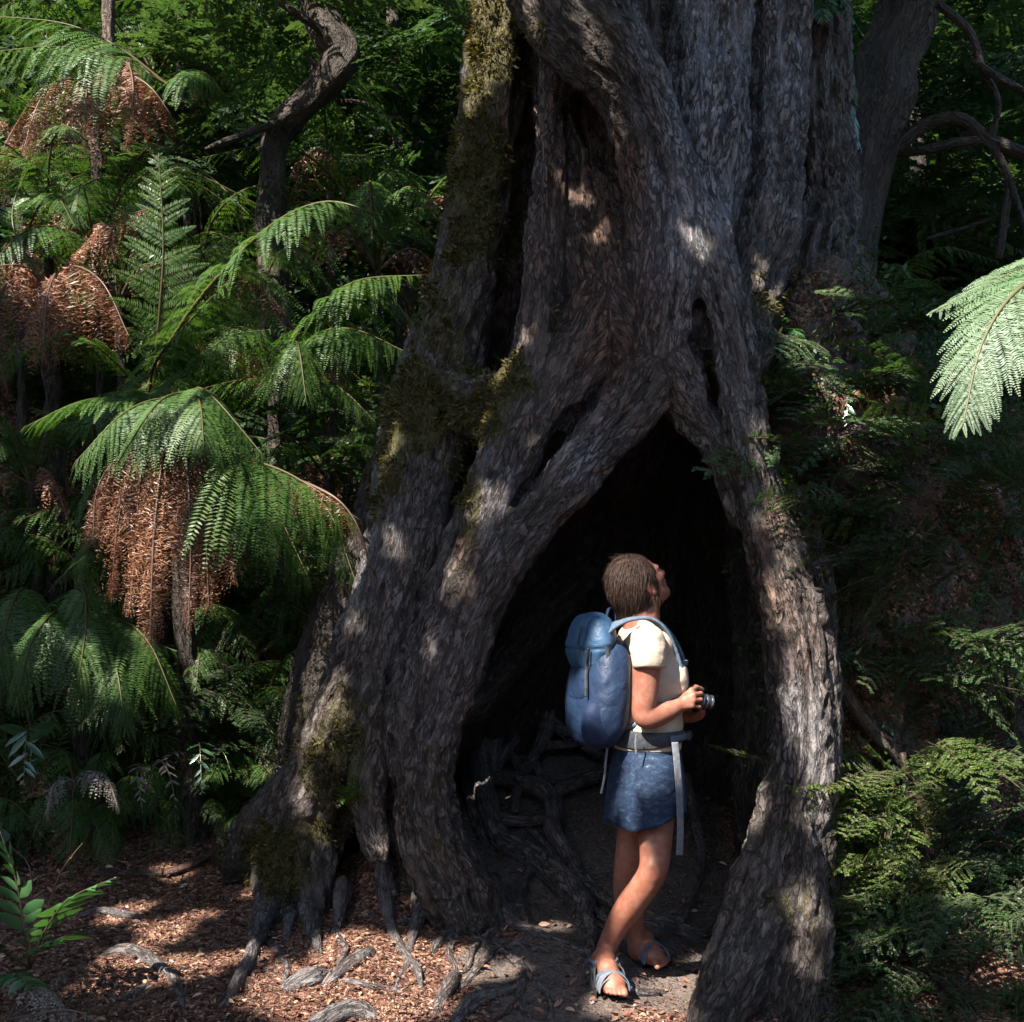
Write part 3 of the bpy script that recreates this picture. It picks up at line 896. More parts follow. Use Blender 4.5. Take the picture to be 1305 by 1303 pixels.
tree_fern("tree fern with a glossy green dome of fronds over a skirt of dead brown ones", (225, 545, 6.0), [
 ([(235, 545, 6.0), (215, 510, 5.7), (160, 525, 5.45), (95, 590, 5.3)], .33, 'pale', dict(droop=.25, sag=.7)),
 ([(235, 545, 6.0), (235, 505, 5.6), (200, 515, 5.3), (150, 590, 5.1)], .30, 'green', dict(droop=.3, sag=.7)),
 ([(235, 545, 6.0), (245, 500, 5.6), (270, 505, 5.3), (335, 580, 5.15)], .33, 'green', dict(droop=.3, sag=.8)),
 ([(240, 545, 6.0), (240, 500, 5.7), (255, 515, 5.2), (260, 575, 4.95)], .30, 'green', dict(droop=.3, sag=.7)),
 ([(235, 545, 6.0), (190, 510, 5.9), (110, 510, 5.7), (30, 545, 5.6)], .28, 'green'),
 ([(215, 560, 5.8), (205, 600, 5.5), (195, 700, 5.4), (192, 822, 5.35)], .25, 'dead', dict(tone=(.35, .95), npairs=40)),
 ([(205, 560, 5.8), (170, 590, 5.6), (150, 670, 5.5), (142, 760, 5.5)], .22, 'dead', dict(tone=(.1, .8))),
 ([(190, 560, 5.9), (180, 600, 5.55), (172, 700, 5.5), (165, 780, 5.45)], .22, 'dead', dict(tone=(.2, .9))),
 ([(240, 560, 5.8), (255, 600, 5.5), (262, 680, 5.4), (266, 775, 5.35)], .23, 'dead', dict(npairs=38, tone=(.25, .95))),
 ([(250, 560, 5.8), (280, 590, 5.6), (292, 660, 5.5), (298, 740, 5.45)], .20, 'dead', dict(tone=(.1, .8))),
 ([(230, 560, 5.8), (235, 590, 5.6), (240, 640, 5.55), (240, 700, 5.5)], .24, 'dead', dict(tone=(0, .5))),
 ([(230, 560, 5.9), (238, 590, 5.5), (243, 690, 5.35), (240, 800, 5.3)], .2, 'dead', dict(tone=(0, .6))),
 ([(205, 560, 5.9), (160, 575, 5.8), (125, 620, 5.75), (118, 690, 5.7)], .22, 'dead', dict(tone=(0, .6))),
 ([(260, 560, 5.9), (300, 580, 5.5), (370, 605, 5.3), (462, 665, 5.15)], .40, 'green', dict(droop=.5, sag=.6, npairs=26, nleaf=36, tone=(.2, .9))),
 ([(260, 565, 5.9), (300, 600, 5.6), (350, 650, 5.4), (395, 740, 5.3)], .30, 'green', dict(droop=.5, sag=.7)),
 ([(260, 565, 5.9), (320, 590, 5.7), (410, 640, 5.45), (455, 745, 5.3)], .26, 'green', dict(droop=.5, sag=.7)),
 ([(300, 590, 5.6), (400, 620, 5.25), (450, 660, 5.15), (480, 745, 5.1)], .13, 'dead', dict(tone=(.4, .9))),
])
tree_fern("tree fern with one long arching frond pale at its tip and one upright backlit frond", (190, 490, 6.6), [
 ([(185, 500, 6.6), (240, 400, 6.3), (330, 300, 6.0), (410, 258, 5.8), (488, 274, 5.7)], .42, 'pale', dict(droop=.35, sag=.55, npairs=30, nleaf=36, tone=(.0, .9))),
 ([(195, 500, 6.5), (203, 400, 6.35), (208, 310, 6.3), (202, 195, 6.3)], .26, 'lime', dict(up=(.15, -1, .2), droop=-.05, sag=.12, lean=72, npairs=20)),
 ([(190, 500, 6.6), (240, 470, 6.2), (290, 430, 6.0), (345, 420, 5.9)], .32, 'green', dict(droop=.4, sag=.6)),
 ([(190, 500, 6.6), (200, 460, 6.1), (250, 400, 5.9), (300, 350, 5.8)], .30, 'green', dict(droop=.4, sag=.6)),
 ([(185, 500, 6.6), (120, 440, 6.4), (60, 430, 6.3), (-10, 480, 6.2)], .26, 'green'),
 ([(190, 500, 6.6), (150, 500, 6.2), (110, 540, 6.0), (40, 520, 5.9)], .24, 'green'),
])
tree_fern("tree fern hung with long rusty dead fronds by the left edge", (60, 370, 6.9), [
 ([(60, 370, 6.9), (30, 340, 6.5), (-20, 345, 6.4), (-60, 380, 6.4)], .32, 'dead', dict(droop=1.3, sag=1.0, tone=(.1, .85))),
 ([(70, 370, 6.9), (90, 340, 6.6), (130, 360, 6.4), (165, 430, 6.3)], .30, 'dead', dict(droop=1.2, sag=1.0, tone=(.1, .85))),
 ([(65, 370, 6.9), (70, 350, 6.5), (60, 380, 6.2), (55, 450, 6.1)], .34, 'dead', dict(droop=.8, sag=.9, tone=(.2, .9))),
 ([(60, 370, 6.9), (100, 320, 6.8), (140, 285, 6.6), (190, 265, 6.5)], .18, 'dead', dict(droop=1.0, sag=.8, tone=(.3, .9))),
 ([(60, 370, 6.9), (20, 300, 6.9), (20, 250, 7.0), (50, 190, 7.0)], .16, 'lime', dict(npairs=16)),
 ([(60, 370, 6.9), (10, 360, 6.5), (-10, 420, 6.3), (10, 500, 6.2)], .26, 'dead', dict(droop=.8, tone=(0, .6))),
])
tree_fern("tree fern with a grey-green frond above a curtain of brown dead fronds, top left", (120, 110, 7.8), [
 ([(215, 110, 7.6), (150, 75, 7.4), (70, 60, 7.2), (-40, 70, 7.1)], .40, 'pale', dict(droop=.9, sag=.55, npairs=28, nleaf=34)),
 ([(215, 110, 7.7), (150, 60, 7.7), (80, 30, 7.8), (-20, 20, 7.9)], .34, 'green', dict(droop=.5)),
 ([(120, 110, 7.8), (80, 100, 7.5), (50, 130, 7.4), (30, 190, 7.3)], .34, 'dead', dict(tone=(0, .7), droop=.9)),
 ([(120, 110, 7.8), (140, 90, 7.4), (190, 110, 7.2), (235, 175, 7.2)], .36, 'dead', dict(tone=(.1, .8), droop=1.0)),
 ([(120, 110, 7.8), (110, 95, 7.4), (110, 130, 7.1), (105, 195, 7.1)], .34, 'dead', dict(tone=(0, .7), droop=.9)),
 ([(130, 110, 7.8), (160, 80, 7.4), (170, 120, 7.1), (160, 190, 7.1)], .30, 'dead', dict(tone=(.1, .8), droop=.9)),
 ([(120, 110, 7.8), (60, 110, 7.6), (20, 160, 7.6), (-10, 220, 7.5)], .30, 'dead', dict(tone=(0, .6), droop=.9)),
 ([(215, 110, 7.7), (240, 90, 7.5), (270, 100, 7.4), (300, 150, 7.4)], .26, 'green', dict(droop=.6)),
])
tree_fern("tree fern whose fronds reach the mossy left flank of the hollow tree", (350, 490, 7.0), [
 ([(350, 490, 7.0), (390, 410, 6.6), (450, 360, 6.3), (548, 350, 6.0)], .34, 'green', dict(droop=.4, sag=.6, tone=(.3, .9))),
 ([(350, 490, 7.0), (400, 430, 6.6), (450, 420, 6.3), (520, 450, 6.1)], .34, 'green', dict(droop=.4, sag=.6)),
 ([(350, 490, 7.0), (330, 430, 6.5), (290, 420, 6.3), (240, 470, 6.1)], .30, 'green', dict(droop=.4, sag=.6)),
 ([(350, 490, 7.0), (370, 450, 6.4), (380, 440, 6.1), (390, 510, 5.95)], .30, 'green', dict(droop=.5, sag=.7)),
 ([(350, 490, 7.0), (320, 450, 6.6), (290, 440, 6.4), (250, 440, 6.3)], .16, 'dead', dict(tone=(.3, .9))),
 ([(350, 490, 7.0), (400, 480, 6.6), (440, 500, 6.4), (480, 540, 6.3)], .24, 'green', dict(droop=.5)),
 ([(350, 490, 7.0), (440, 380, 6.9), (480, 360, 6.8), (530, 420, 6.6)], .24, 'lime', dict(droop=.5, npairs=22)),
])
tree_fern("shaded tree fern with drooping dark fronds at the foot of the left bank", (90, 800, 6.0), [
 ([(60, 790, 6.1), (100, 750, 5.8), (110, 790, 5.5), (95, 900, 5.4)], .34, 'green', dict(droop=.5, sag=.7)),
 ([(60, 790, 6.1), (30, 750, 5.8), (10, 790, 5.6), (-10, 880, 5.5)], .30, 'green', dict(droop=.5, sag=.7)),
 ([(100, 800, 6.1), (150, 790, 5.8), (190, 820, 5.6), (225, 900, 5.5)], .30, 'green', dict(droop=.5, sag=.7)),
 ([(100, 800, 6.1), (140, 830, 5.7), (150, 860, 5.5), (160, 930, 5.4)], .28, 'green', dict(droop=.5, sag=.7)),
 ([(80, 800, 6.1), (70, 780, 5.6), (40, 820, 5.4), (20, 900, 5.3)], .28, 'green', dict(droop=.5, sag=.7)),
], .045)
right_fern = tree_fern("pale sunlit fern frond hanging in from the right edge", (1480, 420, 4.2), [
 ([(1480, 420, 4.2), (1400, 330, 3.9), (1310, 360, 3.7), (1255, 430, 3.62), (1226, 545, 3.55)], .34, 'pale', dict(droop=.25, sag=.25, npairs=34, nleaf=36, up=(-.45, -.75, .55), tone=(.3, .9), start=.25, lean=58)),
 ([(1480, 420, 4.2), (1410, 320, 4.0), (1330, 330, 3.9), (1185, 400, 3.8)], .17, 'pale', dict(droop=.2, sag=.3, npairs=28, nleaf=24, up=(-.2, -.8, .6), tone=(.3, .9), start=.25)),
 ([(1480, 420, 4.2), (1500, 330, 3.9), (1540, 360, 3.6), (1580, 450, 3.5)], .3, 'pale'),
 ([(1480, 420, 4.2), (1440, 400, 3.9), (1400, 460, 3.7), (1370, 560, 3.6)], .26, 'pale'),
])
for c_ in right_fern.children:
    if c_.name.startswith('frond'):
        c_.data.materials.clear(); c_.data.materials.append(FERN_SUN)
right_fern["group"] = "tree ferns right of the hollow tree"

def ground_fern(name, label, fronds, group=None, catn="fern"):
    c = P(*fronds[0][0][0])
    root = thing(name, c, label, catn, group)
    for pts, W, mat, nm, kw in fronds:
        ob(nm, frond_mesh(nm, [P(*p) for p in pts], W, seed=sd(), **kw), mat, root)
    return root
S1 = dict(simple=True, npairs=11, sag=.12, droop=.08, start=.2, leafw=1.0)
b0 = (38, 1235, 4.5)
ground_fern("hard_fern", "sunlit fern of broad rounded leaflets in the bottom left corner", [
 ([b0, (58, 1185, 4.45), (90, 1145, 4.38), (148, 1118, 4.33)], .18, BROAD, "frond", dict(S1, tone=(.5, .9), leafw=1.35)),
 ([b0, (40, 1215, 4.4), (80, 1195, 4.3), (118, 1182, 4.2)], .15, BROAD, "frond", dict(S1, leafw=1.3)),
 ([b0, (30, 1180, 4.45), (20, 1120, 4.42), (0, 1060, 4.42)], .16, BROAD, "frond", dict(S1, tone=(.5, .9), leafw=1.3)),
 ([b0, (0, 1210, 4.4), (-20, 1190, 4.3), (-50, 1180, 4.2)], .10, BROAD, "frond", dict(S1, leafw=1.3)),
 ([b0, (20, 1240, 4.35), (30, 1250, 4.25), (60, 1262, 4.15)], .12, BROAD, "frond", dict(S1, leafw=1.3)),
 ([b0, (70, 1130, 4.75), (85, 1100, 4.8), (105, 1075, 4.8)], .07, DEAD, "dead_frond", dict(S1, npairs=7, tone=(.4, .9))),
 ([b0, (40, 1130, 4.75), (35, 1100, 4.8), (15, 1080, 4.8)], .05, DEAD, "dead_frond", dict(S1, npairs=7, tone=(.3, .9))),
])
b1 = (36, 1010, 5.6)
ground_fern("hard_fern", "dark blue-green fern with long leaflets at the left edge", [
 ([b1, (36, 960, 5.5), (34, 930, 5.4), (30, 1000, 5.25)], .17, BROAD, "frond", dict(S1, npairs=9, tone=(.2, .7))),
 ([b1, (70, 960, 5.5), (80, 940, 5.4), (95, 930, 5.35)], .10, BROAD, "frond", dict(S1, npairs=8, tone=(.1, .5))),
 ([b1, (0, 960, 5.5), (-20, 930, 5.4), (-40, 960, 5.35)], .12, BROAD, "frond", dict(S1, npairs=8, tone=(.1, .5))),
 ([b1, (40, 950, 5.7), (36, 910, 5.7), (37, 880, 5.7)], .06, BROAD, "frond", dict(S1, npairs=7)),
])
b2 = (255, 985, 6.0)
ground_fern("hard_fern", "small fern with a few pointed leaflets at the back of the leaf litter", [
 ([b2, (252, 950, 5.95), (255, 955, 5.8), (257, 1015, 5.7)], .10, BROAD, "frond", dict(S1, npairs=7, tone=(.3, .8))),
 ([b2, (235, 960, 5.95), (215, 965, 5.85), (205, 990, 5.8)], .07, GREYDEAD, "dead_frond", dict(S1, npairs=7)),
 ([b2, (275, 960, 5.95), (285, 960, 5.85), (295, 985, 5.8)], .06, BROAD, "frond", dict(S1, npairs=6)),
])
b3 = (85, 1010, 5.7)
ground_fern("withered_fern", "withered grey frond curling over the litter at left", [
 ([b3, (105, 985, 5.6), (135, 990, 5.5), (152, 1035, 5.4)], .10, GREYDEAD, "dead_frond", dict(npairs=18, nleaf=10, droop=.7, sag=.6, curl=.5)),
 ([b3, (85, 990, 5.6), (70, 1000, 5.5), (60, 1045, 5.4)], .08, GREYDEAD, "dead_frond", dict(npairs=16, nleaf=10, droop=.6, sag=.6, curl=.5)),
])
b4 = (185, 1010, 5.9)
ground_fern("withered_fern", "faded grey-brown fern beside the small green one behind the litter", [
 ([b4, (180, 975, 5.85), (175, 985, 5.7), (182, 1035, 5.6)], .08, GREYDEAD, "dead_frond", dict(S1, npairs=8, tone=(0, .5))),
 ([b4, (200, 970, 5.85), (215, 985, 5.7), (225, 1030, 5.6)], .08, GREYDEAD, "dead_frond", dict(S1, npairs=8, tone=(0, .5))),
])
b5 = (10, 1300, 4.25)
ground_fern("withered_fern", "pale withered fern lying in the bottom left corner", [
 ([b5, (30, 1265, 4.2), (60, 1262, 4.15), (95, 1300, 4.05)], .09, GREYDEAD, "dead_frond", dict(npairs=16, nleaf=9, droop=.5, sag=.5, curl=.6)),
 ([b5, (60, 1290, 4.1), (100, 1290, 4.05), (150, 1320, 4.0)], .07, GREYDEAD, "dead_frond", dict(npairs=16, nleaf=9, droop=.5, sag=.5, curl=.6)),
 ([b5, (50, 1270, 4.3), (80, 1240, 4.3), (120, 1225, 4.3)], .05, GREYDEAD, "dead_frond", dict(npairs=12, nleaf=8, droop=.5, sag=.5, curl=.8)),
])
def strap(name, label, base, tips, W, mat, catn="fern", **kw):
    c = P(*base)
    root = thing(name, c, label, catn)
    d = dict(simple=True, npairs=8, sag=.1, droop=.05, start=.15, lean=55, leafw=1.2); d.update(kw)
    for tip in tips:
        q = P(*tip)
        mid = (c + q) / 2 + np.array([0, -.02, .04])
        ob("frond", frond_mesh("frond", [c, mid, q], W, seed=sd(), **d), mat, root)
    return root
strap("fern", "bright lobed fern frond on the earth right of the trunk above the leg", (1000, 428, 5.25), [(1048, 492, 5.15), (1020, 440, 5.1), (985, 415, 5.1)], .07, BROAD, npairs=12)
strap("fern", "small fern sprig hanging on the debris bank right of the tree", (1075, 500, 5.4), [(1135, 500, 5.25), (1080, 545, 5.25), (1110, 475, 5.3)], .075, BROAD, npairs=10)
strap("fern", "lone bright leaf tuft against the inner side of the right leg", (1000, 630, 4.95), [(985, 590, 4.88), (1008, 610, 4.85), (990, 620, 4.85)], .035, FERN_LIME, npairs=5, leafw=2)
strap("fern", "green fern tuft in the fork of the moss-covered left flank", (600, 500, 5.25), [(600, 455, 5.2), (590, 470, 5.12), (612, 470, 5.12), (606, 490, 5.1)], .045, FERN, npairs=8)
strap("fern", "green tuft growing between the left roots of the tree", (445, 1030, 5.05), [(425, 1000, 4.95), (455, 985, 4.95), (470, 1010, 4.9), (430, 1030, 4.9), (485, 1018, 4.95)], .05, FERN_LIME, npairs=9, leafw=1.4, tone=(0, .5))
strap("fern", "narrow strap leaves perched on the right side of the trunk", (1000, 285, 5.3), [(985, 250, 5.2), (1018, 255, 5.2), (1005, 245, 5.2), (975, 275, 5.2), (1020, 275, 5.2)], .02, BROAD, npairs=4, leafw=1.5)
strap("fern", "hanging fern frond in front of the dark second trunk", (1060, 115, 5.9), [(1098, 195, 5.75), (1085, 150, 5.75), (1052, 190, 5.7)], .10, BROAD, npairs=11)
strap("fern", "two flat leaves on the edge between the two trunks", (1062, 232, 5.7), [(1098, 232, 5.6), (1085, 212, 5.6)], .02, BROAD, npairs=3, leafw=2)
strap("fern", "epiphyte fern on top of the trunk by the second tree", (1040, -10, 5.7), [(1005, 10, 5.55), (1075, 20, 5.55), (1100, 45, 5.55), (1050, 30, 5.5), (1025, 15, 5.5)], .12, BROAD, npairs=12)
strap("fern", "pale rosette of leaves beside the left flank of the tree", (470, 505, 6.0), [(455, 490, 5.85), (478, 485, 5.85), (495, 495, 5.85), (465, 480, 5.9)], .045, FERN_PALE, npairs=4, leafw=2, tone=(.5, .9))
strap("fern", "single slender leaf leaning on the mossy left column", (545, 315, 5.5), [(552, 285, 5.4), (540, 300, 5.4)], .03, FERN_LIME, npairs=3, leafw=1.5)
GF = [frond_mesh("frond", [(0, 0, 0), (.22, 0, .30), (.5, 0, .34), (.85, 0, .12)], .2, npairs=20, nleaf=18, droop=.2, sag=.5, seed=900 + k) for k in range(3)]
GD = [frond_mesh("dead_frond", [(0, 0, 0), (.16, 0, .12), (.35, 0, .02), (.55, 0, -.25)], .16, npairs=22, nleaf=12, droop=.6, sag=.8, curl=.7, seed=950 + k) for k in range(2)]
for m_ in GF: m_.materials.append(FERN)
for m_ in GD: m_.materials.append(DEAD)
def radial_fern(x, y, z, sc, n, ndead, label, group, r):
    root = thing("fern", (x, y, z), label, "fern", group)
    zg = float(G(x, y))
    if z > zg + .25:
        ob("stem", limb_mesh("stem", [[[x, y + .03, zg - .1, .035], [x + .02, y + .04, (z + zg) / 2, .03], [x, y, z + .02, .025]]], 10, .25, 5), DARKBARK, root)
    a0 = r.uniform(0, 6.28)
    for k in range(n + ndead):
        me = GF[k % 3] if k < n else GD[k % 2]
        o = bpy.data.objects.new("frond" if k < n else "dead_frond", me)
        COL.objects.link(o)
        o.parent = root
        s_ = sc * r.uniform(.75, 1.15)
        o.rotation_euler = (r.normal(0, .15), r.normal(0, .2), a0 + 6.283 * k / (n if k < n else max(ndead, 1)) + r.normal(0, .2))
        o.scale = (s_, s_, s_)
    return root
r_ = np.random.default_rng(42)
spots = [(120, 270, 7.4), (60, 240, 7.5), (150, 330, 7.3), (20, 300, 7.3), (30, 620, 7.2), (330, 860, 6.6), (290, 780, 6.9), (400, 830, 6.9), (240, 880, 6.4), (130, 700, 7.0), (20, 950, 6.2), (420, 560, 7.2), (360, 920, 6.6), (150, 960, 6.3), (440, 700, 7.0), (60, 880, 6.5),
         (250, 330, 8.2), (420, 200, 9.0), (120, 250, 8.4), (330, 330, 8.0), (480, 300, 8.6), (20, 150, 9.5), (250, 40, 10.0), (200, 60, 9.5), (60, 20, 10.5), (520, 250, 9.4), (160, 330, 8.0), (420, 440, 7.8), (40, 560, 6.9)]
for (u, v, Y) in spots:
    p = P(u, v, Y)
    z = max(p[2] - .25, float(G(p[0], p[1])) - .05)
    low = v > 500
    radial_fern(p[0], p[1], z, r_.uniform(.8, 1.25) * (1.2 if Y > 8 else 1), int(r_.integers(6, 9)), int(r_.integers(1, 4)),
                "dark fern in the shaded lower part of the left bank" if low else "fern in the dim wood high up on the left bank", "ferns low on the left bank" if low else "ferns high on the left bank", r_)
r_ = np.random.default_rng(808)
for u_ in np.linspace(-40, 325, 17):
    Yq = 5.95 + .25 * r_.uniform() + (.25 if 120 < u_ < 330 else 0)
    xq = (u_ + r_.uniform(-12, 12) - CX) / FPX * Yq
    radial_fern(xq, Yq, float(G(xq, Yq)) - .03, r_.uniform(.5, .85), int(r_.integers(6, 9)), int(r_.integers(0, 2)), "dark low fern in the row along the back of the leaf litter", "ferns edging the leaf litter", r_)
# the bank itself is thick with ferns that hide its earth and the tree ferns' stems
r_ = np.random.default_rng(4242)
k = 0
while k < 80:
    x, y = r_.uniform(-4.2, -.95), r_.uniform(6.25, 9.2)
    u_, v_ = px(np.array([x, y, float(G(x, y)) + .2]))
    if not (-60 < u_ < 520) or (y < 6.9 and u_ > 130 and v_ > 930):
        continue
    radial_fern(x, y, float(G(x, y)) - .04, r_.uniform(.75, 1.35), int(r_.integers(6, 9)), int(r_.integers(0, 3)), "fern on the steep bank under the tree ferns, half hidden by its neighbours", "ferns clothing the left bank", r_)
    k += 1
spots = [(1090, 430, 5.75), (1120, 520, 5.65), (1070, 570, 5.6), (1160, 600, 5.8), (1200, 520, 6.2), (1240, 680, 6.0), (1180, 760, 5.7),(1180, 380, 7.0), (1250, 560, 6.4), (1120, 380, 6.6), (1290, 480, 7.0), (1150, 470, 6.4)]
for (u, v, Y) in spots:
    p = P(u, v, Y)
    radial_fern(p[0], p[1], p[2] - .12, r_.uniform(.4, .75), 7, 1, "dim fern on the dark slope right of the hollow tree", "ferns on the right slope", r_)
# ------------------------------------------------------------------ shrubs and trees with small leaves
def spray_proto(L, nt, r, leaf=.016):
    """flat layered twig spray: leaf bases, directions and twig segments in local axes (x out, z up)"""
    C, D, tw = [], [], []
    for k in range(nt):
        f = (k + .6) / nt
        x = L * f
        for sdn in (1, -1):
            l = L * .42 * (1 - .75 * f) * r.uniform(.7, 1.2) + leaf
            a = math.radians(r.uniform(40, 62)) * sdn
            d = np.array([math.cos(a), math.sin(a), r.normal(0, .08)])
            b = np.array([x, 0, -.12 * L * f * f])
            tw.append((b, b + d * l))
            m = max(2, int(l / (leaf * .62)))
            for q in range(m):
                g = (q + .5) / m
                for s2 in (1, -1):
                    e = np.array([math.cos(a + s2 * .9), math.sin(a + s2 * .9), r.normal(0, .15)])
                    C.append(b + d * l * g + np.array([0, 0, -.1 * l * g * g])); D.append(e)
    tw.append((np.zeros(3), np.array([L, 0, -.12 * L])))
    return np.array(C), np.array(D), tw
_rs = np.random.default_rng(5)
SPRAYS = [spray_proto(.36, 7, _rs) for _ in range(5)]
def rot_zyx(yaw, pitch, roll):
    return np.array(Matrix.Rotation(yaw, 3, 'Z') @ Matrix.Rotation(-pitch, 3, 'Y') @ Matrix.Rotation(roll, 3, 'X'))

def spray_cloud(items, r, leaf=.016, tone=(0, 1)):
    """items: (position, yaw, pitch, roll, scale) -> leaf mesh arrays, twig arrays"""
    Cs, Ds, Us, Ls, rn, tw = [], [], [], [], [], []
    for (p, yaw, pitch, roll, sc) in items:
        C, D, T = SPRAYS[r.integers(len(SPRAYS))]
        M = rot_zyx(yaw, pitch, roll)
        Cs.append(C * sc @ M.T + p); Ds.append(D @ M.T)
        U = np.tile(M[:, 2], (len(C), 1)) + r.normal(0, .28, (len(C), 3))
        Us.append(U); Ls.append(leaf * sc ** .5 * r.uniform(.75, 1.2, len(C)))
        rn.append(np.clip(r.uniform(*tone) * .5 + .5 * r.uniform(*tone, len(C)), 0, 1))
        for a, b in T:
            tw.append((a * sc @ M.T + p, b * sc @ M.T + p))
    Ls = np.concatenate(Ls)
    V, F = leaves(np.concatenate(Cs), np.concatenate(Ds), np.concatenate(Us), Ls, Ls * .62, .08)
    return V, F, np.concatenate(rn), tw

def twig_mesh(name, segs, r0=.0022):
    A = np.array([s[0] for s in segs]); B = np.array([s[1] for s in segs])
    d = norm(B - A); n1 = norm(np.cross(d, np.array([.3, .2, 1.0]))); n2 = np.cross(d, n1)
    V = []
    for k in range(3):
        a = 2.094 * k
        o = (math.cos(a) * n1 + math.sin(a) * n2)
        V += [A + o * r0, B + o * r0 * .5]
    V = np.stack(V, 1).reshape(-1, 3)
    b = np.arange(len(A))[:, None, None] * 6
    F = (b + np.array([[0, 2, 3, 1], [2, 4, 5, 3], [4, 0, 1, 5]])[None]).reshape(-1, 4)
    z = np.zeros(len(V))
    return np_mesh(name, V, F, {"bark_co": ('POINT', V * .3), "moss": ('POINT', z), "red": ('POINT', z), "soil_shade": ('POINT', z), "cav": ('POINT', z)})

def shrub(label, stem, tiers, mat=BEECH, leaf=.016, seed=0, group="shrubs right of the hollow tree", tone=(0, 1), name="shrub", per=7):
    """stem: px rows (u, v, Y, r); tiers: (u0, v0, u1, v1, Y0, Y1, n, spread px) branches carrying flat sprays"""
    r = np.random.default_rng(seed)
    rows = rows_px(stem)
    root = thing(name, rows[0][:3], label, "shrub", group)
    items, segs, limbs = [], [], [rows]
    for (u0, v0, u1, v1, Y0, Y1, n, sp) in tiers:
        a, b = P(u0, v0, Y0), P(u1, v1, Y1)
        mid = (a + b) / 2 + np.array([0, 0, .04])
        C = spline([a, mid, b], 20)
        limbs.append(np.hstack([C[::4], np.linspace(.007, .002, 5)[:, None]]))
        yaw = math.atan2(b[1] - a[1], b[0] - a[0])
        for k in range(n):
            f = r.uniform(.05, 1)
            p = C[int(f * 19)] + np.array([r.normal(0, 1), r.normal(0, 1.2), r.normal(0, .35)]) * sp * Y0 / FPX
            items.append((p, yaw + r.choice([-1, 1]) * r.uniform(.0, 1.0) * (1.2 - f), r.normal(-.08, .28), r.normal(0, .5), r.uniform(.5, 1.1)))
    V, F, rn, tw = spray_cloud(items, r, leaf, tone)
    ob("foliage", np_mesh("foliage", V, F, {"rnd": ('FACE', rn)}), mat, root)
    ob("stem", limb_mesh("stem", limbs, 8, .12, seed), TWIG, root)
    ob("twigs", twig_mesh("twigs", tw), TWIG, root)
    return root

shrub("shrub of layered flat sprays growing out over the right leg of the tree", [(1230, 780, 5.6, 8), (1200, 680, 5.5, 6), (1150, 600, 5.4, 4)], [
  (1220, 640, 985, 655, 5.4, 4.78, 22, 22), (1200, 600, 1060, 600, 5.4, 5.0, 16, 24), (1210, 690, 1040, 720, 5.4, 4.85, 18, 20), (1220, 620, 1290, 590, 5.4, 5.2, 12, 22), (1220, 730, 1100, 750, 5.4, 5.0, 14, 18)], seed=11, tone=(0, .8))
shrub("shrub with a long yellow-lit spray pointing at the right edge", [(1160, 960, 5.5, 8), (1140, 860, 5.3, 6), (1120, 800, 5.2, 4)], [
  (1120, 800, 1285, 825, 5.2, 4.9, 20, 16), (1120, 760, 1060, 780, 5.2, 5.0, 8, 14), (1140, 850, 1230, 880, 5.2, 5.0, 16, 20), (1130, 820, 1090, 880, 5.2, 5.1, 10, 20)], seed=12, tone=(.2, .95))
shrub("bright green sunlit shrub at the foot of the right leg", [(1190, 1150, 5.1, 8), (1170, 1050, 5.0, 6), (1150, 960, 5.0, 4)], [
  (1170, 1000, 1065, 995, 5.0, 4.7, 14, 18), (1180, 1050, 1070, 1040, 5.0, 4.7, 16, 18), (1180, 1080, 1090, 1100, 5.0, 4.65, 16, 20), (1160, 970, 1210, 960, 5.0, 4.8, 12, 20), (1170, 1120, 1110, 1150, 4.9, 4.65, 12, 18)], BEECH_LT, seed=13, tone=(0, .9))
shrub("leafy shrub filling the lower right corner", [(1250, 1320, 4.9, 8), (1240, 1230, 4.8, 6), (1230, 1150, 4.8, 4)], [
  (1250, 1200, 1110, 1190, 4.8, 4.5, 18, 24), (1250, 1260, 1090, 1270, 4.7, 4.4, 20, 24), (1240, 1180, 1300, 1150, 4.8, 4.7, 14, 24), (1260, 1280, 1310, 1260, 4.7, 4.5, 14, 24), (1240, 1150, 1150, 1130, 4.8, 4.6, 12, 24), (1250, 1310, 1120, 1320, 4.6, 4.4, 14, 20)], seed=14, tone=(.1, .9))
shrub("dark shrub in deep shade along the right edge", [(1300, 1000, 5.6, 8), (1290, 900, 5.5, 6), (1280, 800, 5.4, 4)], [
  (1290, 920, 1200, 950, 5.4, 5.2, 14, 30), (1290, 1000, 1210, 1030, 5.4, 5.1, 14, 30), (1290, 1080, 1230, 1090, 5.2, 5.0, 12, 30), (1290, 1000, 1330, 1000, 5.3, 5.2, 8, 24)], seed=15, tone=(0, .6))
shrub("sparse dark shrub on the debris bank above the layered sprays", [(1180, 620, 6.0, 6), (1170, 560, 5.9, 4), (1160, 520, 5.8, 3)], [
  (1180, 560, 1080, 580, 5.8, 5.5, 10, 24), (1170, 540, 1260, 560, 5.8, 5.6, 10, 30), (1170, 600, 1280, 620, 5.8, 5.5, 10, 30)], seed=16, tone=(0, .6))
shrub("low leafy bush under the ferns at the back of the litter", [(300, 960, 6.4, 5), (295, 920, 6.3, 4), (290, 880, 6.3, 3)], [
  (300, 900, 250, 880, 6.3, 6.0, 10, 22), (295, 930, 330, 900, 6.3, 6.1, 12, 24), (295, 880, 290, 830, 6.3, 6.2, 10, 24), (300, 940, 270, 960, 6.3, 6.0, 8, 20)], seed=17, group="shrubs left of the hollow tree", tone=(0, .7))
